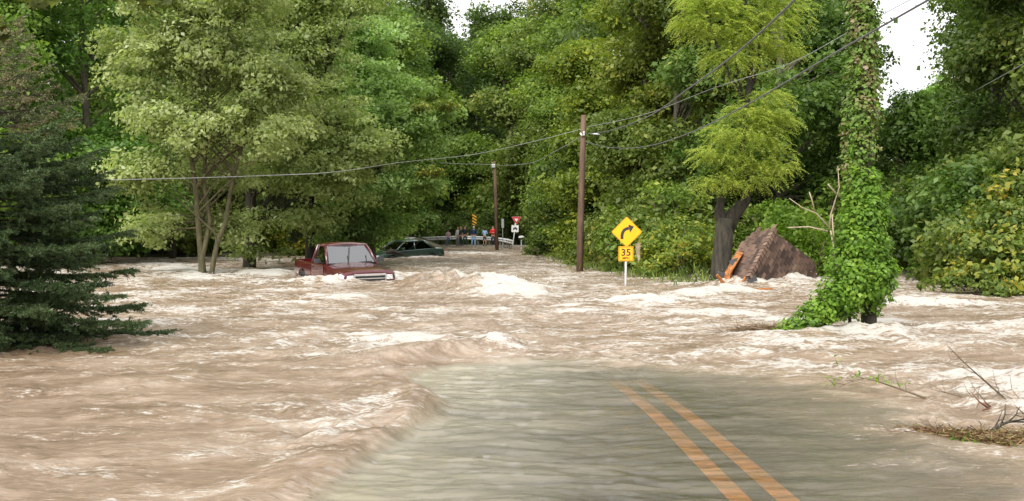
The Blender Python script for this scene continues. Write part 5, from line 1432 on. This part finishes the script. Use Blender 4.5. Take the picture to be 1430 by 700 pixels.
# submerged lawn showing as grass tips
n = 500; c = np.array(tuple(W(245, 577))) + g.normal(size=(n, 3)) * np.array([.30, .16, 0]); c[:, 2] = g.uniform(-.03, .018, n); d = unit(np.array([1.0, -.1, .12]) + g.normal(size=(n, 3)) * .3); s = unit(np.cross(d, np.array([0, 0, 1.]) + g.normal(size=(n, 3)) * .3)); L_ = g.uniform(.05, .12, n)[:, None]
V = np.stack([c - d * L_ * .5 - s * .004, c + d * L_ * .5 - s * .002, c + d * L_ * .5 + s * .002, c - d * L_ * .5 + s * .004], 1)
prop(quads_mesh('submerged_grass', V, M_IVY, None, g.uniform(0, .8, n)), 'green grass blades showing through the water at the left', 'grass', kind='stuff')

# ------------------------------------------------------------------ people
def skin_mesh(verts, edges, radii, sub=1, root=0):
    me = bpy.data.meshes.new('tmp'); me.from_pydata([tuple(v) for v in verts], edges, [])
    o = bpy.data.objects.new('tmp', me); C.objects.link(o)
    sk = o.modifiers.new('s', 'SKIN'); sk.use_smooth_shade = True
    if not me.skin_vertices: 
        bpy.context.view_layer.objects.active = o; bpy.ops.mesh.customdata_skin_add()
    for i, r in enumerate(radii):
        sv = me.skin_vertices[0].data[i]; sv.radius = (r, r) if not isinstance(r, tuple) else r; sv.use_root = (i == root)
    if sub: o.modifiers.new('ss', 'SUBSURF').levels = sub; o.modifiers['ss'].render_levels = sub
    dg = bpy.context.evaluated_depsgraph_get(); m = bpy.data.meshes.new_from_object(o.evaluated_get(dg)); bpy.data.objects.remove(o)
    return m
def mesh_obj(name, me, m, parent):
    me.name = name; me.materials.clear(); me.materials.append(m); me.polygons.foreach_set('use_smooth', [True] * len(me.polygons))
    o = bpy.data.objects.new(name, me); C.objects.link(o); o.parent = parent; return o
M_SKIN = mat('skin', (.48, .27, .19), .55, .1, 5)
def cloth(n, c): return mat(n, c, .9, .12, 8, bump=.1)
def person(px, d, z, label, hgt, yaw, shirt, pants, hair, pose='down', cap=None, long_hair=False, shorts=False, stance=.11):
    root = empty('person', (P(px, 340, d).x, d, z), (0, 0, yaw), label=label, cat='person', group='people watching the flood'); s = hgt / 1.75
    V = []; E = []; Rr = []
    def add(p, r, link=None):
        V.append(Vector(p) * s); Rr.append((r[0] * s, r[1] * s) if isinstance(r, tuple) else r * s)
        if link is not None: E.append((link, len(V) - 1))
        return len(V) - 1
    pel = add((0, 0, .95), (.15, .11)); wa = add((0, 0, 1.10), (.13, .095), pel); ch = add((0, -.01, 1.30), (.16, .11), wa); sh = add((0, 0, 1.44), (.11, .08), ch); nk = add((0, -.01, 1.52), .052, sh); hd = add((0, -.02, 1.60), (.075, .085), nk); hd2 = add((0, -.01, 1.70), (.07, .08), hd)
    add((0, -.105, 1.615), .014, hd)        # nose
    for q in (-1, 1): add((q * .085, 0, 1.62), .014, hd)   # ears
    for q in (-1, 1):
        hip = add((q * .09, 0, .88), .092, pel); kn = add((q * (stance + .0), -.015, .50), .062, hip); cf = add((q * (stance + .005), .01, .33), .054, kn); an = add((q * (stance + .01), .02, .09), .038, cf); add((q * (stance + .03), -.12, .035), (.04, .03), an)
        so_ = add((q * .175, 0, 1.41), .055, sh)
        if pose == 'down': el = (q * .235, .02, 1.13); wr_ = (q * .235, -.06, .89); hn = (q * .23, -.08, .81)
        elif pose == 'pockets': el = (q * .27, .05, 1.14); wr_ = (q * .19, -.05, .95); hn = (q * .16, -.08, .90)
        elif pose == 'raised': el = (q * .25, -.10, 1.20); wr_ = (q * .10, -.26, 1.36); hn = (q * .05, -.28, 1.44)
        elif pose == 'folded': el = (q * .24, -.04, 1.15); wr_ = (q * .05, -.20, 1.15); hn = (-q * .04, -.22, 1.16)
        else: el = (q * .27, .0, 1.15); wr_ = (q * .32, -.10, .96); hn = (q * .33, -.13, .90)
        e_ = add(el, .043, so_); w_ = add(wr_, .028, e_); h_ = add(hn, (.036, .022), w_)
        dv = (Vector(hn) - Vector(wr_)).normalized(); sv = dv.cross(Vector((0, 1, .2))).normalized()
        for fi, fo in enumerate((-.026, -.009, .009, .026)):
            L_ = (.055, .065, .06, .048)[fi]; a_ = Vector(hn) + dv * .03 + sv * fo; k1 = add(a_ + dv * L_ * .5, .0085, h_); add(a_ + dv * L_ + Vector((0, -.012, 0)), .007, k1)
        t1 = add(Vector(wr_) + dv * .035 - sv * .035, .011, w_); add(Vector(wr_) + dv * .07 - sv * .05, .008, t1)
    mesh_obj('body', skin_mesh(V, E, Rr, 1), M_SKIN, root)
    # shirt
    v2 = [(0, 0, .93), (0, 0, 1.10), (0, -.01, 1.30), (0, 0, 1.45)]; r2_ = [(.175, .135), (.155, .12), (.185, .13), (.12, .09)]; e2 = [(0, 1), (1, 2), (2, 3)]
    for q in (-1, 1):
        i = len(v2); sl_l = V  # same elbow as the body
        base_i = None
        v2.append((q * .18, 0, 1.41)); r2_.append(.070); e2.append((3, i))
        el_ = {'down': (q * .235, .02, 1.13), 'pockets': (q * .27, .05, 1.14), 'raised': (q * .25, -.10, 1.20), 'folded': (q * .24, -.04, 1.15)}.get(pose, (q * .27, 0, 1.15))
        wr__ = {'down': (q * .235, -.05, .92), 'pockets': (q * .20, -.04, .98), 'raised': (q * .12, -.24, 1.34), 'folded': (q * .08, -.19, 1.15)}.get(pose, (q * .31, -.08, .99))
        v2.append(el_); r2_.append(.058); e2.append((i, i + 1))
        if shirt[1]: v2.append(wr__); r2_.append(.042); e2.append((i + 1, i + 2))
    mesh_obj('shirt', skin_mesh([Vector(v) * s for v in v2], e2, [(r[0] * s, r[1] * s) if isinstance(r, tuple) else r * s for r in r2_], 1), shirt[0], root)
    v3 = [(0, 0, .99), (0, 0, .93)]; r3_ = [(.155, .12), (.165, .125)]; e3 = [(0, 1)]
    for q in (-1, 1):
        i = len(v3); v3.append((q * .09, 0, .85)); r3_.append(.105); e3.append((1, i)); v3.append((q * stance, -.015, .52 if not shorts else .55)); r3_.append(.078); e3.append((i, i + 1))
        if not shorts: v3.append((q * (stance + .01), .015, .09)); r3_.append(.062); e3.append((i + 1, i + 2))
    mesh_obj('trousers', skin_mesh([Vector(v) * s for v in v3], e3, [(r[0] * s, r[1] * s) if isinstance(r, tuple) else r * s for r in r3_], 1), pants, root)
    for q in (-1, 1):
        mb = MB(); x = q * (stance + .02); mb.loft([[(x + a * .045 * w_, y, zz) for a, zz in ((-1, .0), (1, .0), (.9, hh), (-.9, hh))] for y, w_, hh in ((.08, .8, .09), (.0, 1, .10), (-.10, 1.05, .06), (-.19, .7, .04))]); mb.v = [tuple(Vector(v) * s) for v in mb.v]; mb.build('shoe', M_PLAST, root, True)
    # hair or cap
    mb = MB(); secs = []
    for i in range(7):
        a = math.pi / 2 * i / 6; zz = 1.63 + .135 * math.sin(a); rr2 = .092 * math.cos(a) + .002
        secs.append([(math.cos(w_) * rr2 * .95, .012 + math.sin(w_) * rr2 * 1.1, zz) for w_ in [2 * math.pi * k / 14 for k in range(14)]])
    if long_hair: secs.insert(0, [(math.cos(w_) * .085, .045 + math.sin(w_) * .06, 1.46) for w_ in [2 * math.pi * k / 14 for k in range(14)]])
    mb.loft(secs)
    if cap is not None: mb.slab([(-.07, -.08, 1.66), (.07, -.08, 1.66), (.05, -.17, 1.65), (-.05, -.17, 1.65)], (0, 0, .012))
    mb.v = [tuple(Vector(v) * s) for v in mb.v]
    mb.build('cap' if cap is not None else 'hair', cap if cap is not None else hair, root, True)
    return root
HB = mat('brown_hair', (.06, .035, .02), .7, .3, 20); HD = mat('dark_hair', (.02, .016, .014), .7, .3, 20); HG = mat('sandy_hair', (.30, .20, .12), .7, .3, 20)
DEN = cloth('blue_denim', (.10, .19, .33)); DENL = cloth('light_denim', (.22, .38, .60)); BLK = cloth('black_cloth', (.022, .022, .025)); GRN = cloth('dark_green_cloth', (.03, .065, .045))
WHT = cloth('white_cloth', (.70, .68, .70)); NAVY = cloth('navy_cloth', (.02, .04, .10)); LBL = cloth('pale_blue_cloth', (.34, .50, .72)); REDC = cloth('red_cloth', (.62, .02, .035)); PINK = cloth('pinkish_white_cloth', (.62, .45, .46)); GREY = cloth('grey_cloth', (.26, .24, .26)); KHA = cloth('khaki_cloth', (.28, .24, .16))
PZ = .10; PD = 97.0
person(626, 97.5, PZ, 'girl in a white top and blue jeans at the left end of the group', 1.42, .3, (PINK, False), DEN, HD, 'wide', long_hair=True)
person(639.5, 98, PZ, 'person in a white shirt and grey trousers half hidden behind the one in green', 1.66, -.6, (WHT, True), GREY, HG, 'down')
person(643.5, 97, PZ, 'person all in dark green standing next to the white shirt', 1.72, -.9, (GRN, True), GRN, HG, 'down')
person(649.5, 96.4, PZ, 'man in a black short-sleeved shirt and dark trousers', 1.78, .1, (BLK, False), GRN, HB, 'down')
person(661.5, 96.4, PZ, 'man in navy jacket, light jeans and pale cap below the striped marker', 1.74, 0, (NAVY, True), DENL, HB, 'pockets', cap=mat('pale_cap', (.62, .58, .46), .8, .1, 5), stance=.14)
person(677, 97.5, PZ, 'long-haired person in a pale blue top and dark shorts', 1.62, 2.9, (LBL, True), BLK, HB, 'folded', long_hair=True, shorts=True)
person(688.5, 97, PZ, 'person in a red jacket and black trousers beside the far pole', 1.76, 0, (REDC, True), BLK, HB, 'folded')

# white spray above the breaking crests: separate flecks thrown by the water
g = np.random.default_rng(99); pos = []
for (a, b_, nn, sp, zz) in ((705, 405, 260, (.9, .5), .35), (630, 398, 140, (.5, .4), .35), (510, 389, 240, (1.3, .3), .30), (700, 490, 160, (.18, .1), .12), (560, 487, 140, (.5, .2), .10), (1040, 400, 200, (1.3, .4), .45),
                            (1100, 396, 160, (.8, .3), .42), (1245, 468, 160, (.4, .15), .22), (1290, 428, 120, (1.0, .4), .18), (920, 420, 130, (.9, .3), .25), (600, 487, 80, (.3, .1), .12), (330, 388, 60, (.5, .3), .1)):
    w0 = W(a, b_); c = g.normal(size=(nn, 3)) * np.array([sp[0], sp[1], 0]) + np.array(tuple(w0)); 
    c[:, 2] = np.abs(g.normal(size=nn)) * zz * .45 + .06; pos.append(np.concatenate([c, np.full((nn, 1), w0.y)], 1))
pos = np.concatenate(pos); r_ = g.uniform(.15, .5, len(pos)) * pos[:, 3] * .00085
mbv = []; oct_ = np.array([(1, 0, 0), (-1, 0, 0), (0, 1, 0), (0, -1, 0), (0, 0, 1), (0, 0, -1)], float)
tri_ = [(0, 2, 4), (2, 1, 4), (1, 3, 4), (3, 0, 4), (2, 0, 5), (1, 2, 5), (3, 1, 5), (0, 3, 5)]
vs = (pos[:, None, :3] + oct_[None] * r_[:, None, None]).reshape(-1, 3); fs = [(a + 6 * i, b_ + 6 * i, c_ + 6 * i) for i in range(len(pos)) for a, b_, c_ in tri_]
me = bpy.data.meshes.new('spray'); me.from_pydata([tuple(v) for v in vs], [], fs); me.materials.append(mat('spray_droplets', (.82, .79, .73), .5, .05, 5)); me.polygons.foreach_set('use_smooth', [True] * len(fs))
o = bpy.data.objects.new('spray', me); C.objects.link(o); prop(o, 'white droplets thrown up by the breaking crests', 'spray', kind='stuff')
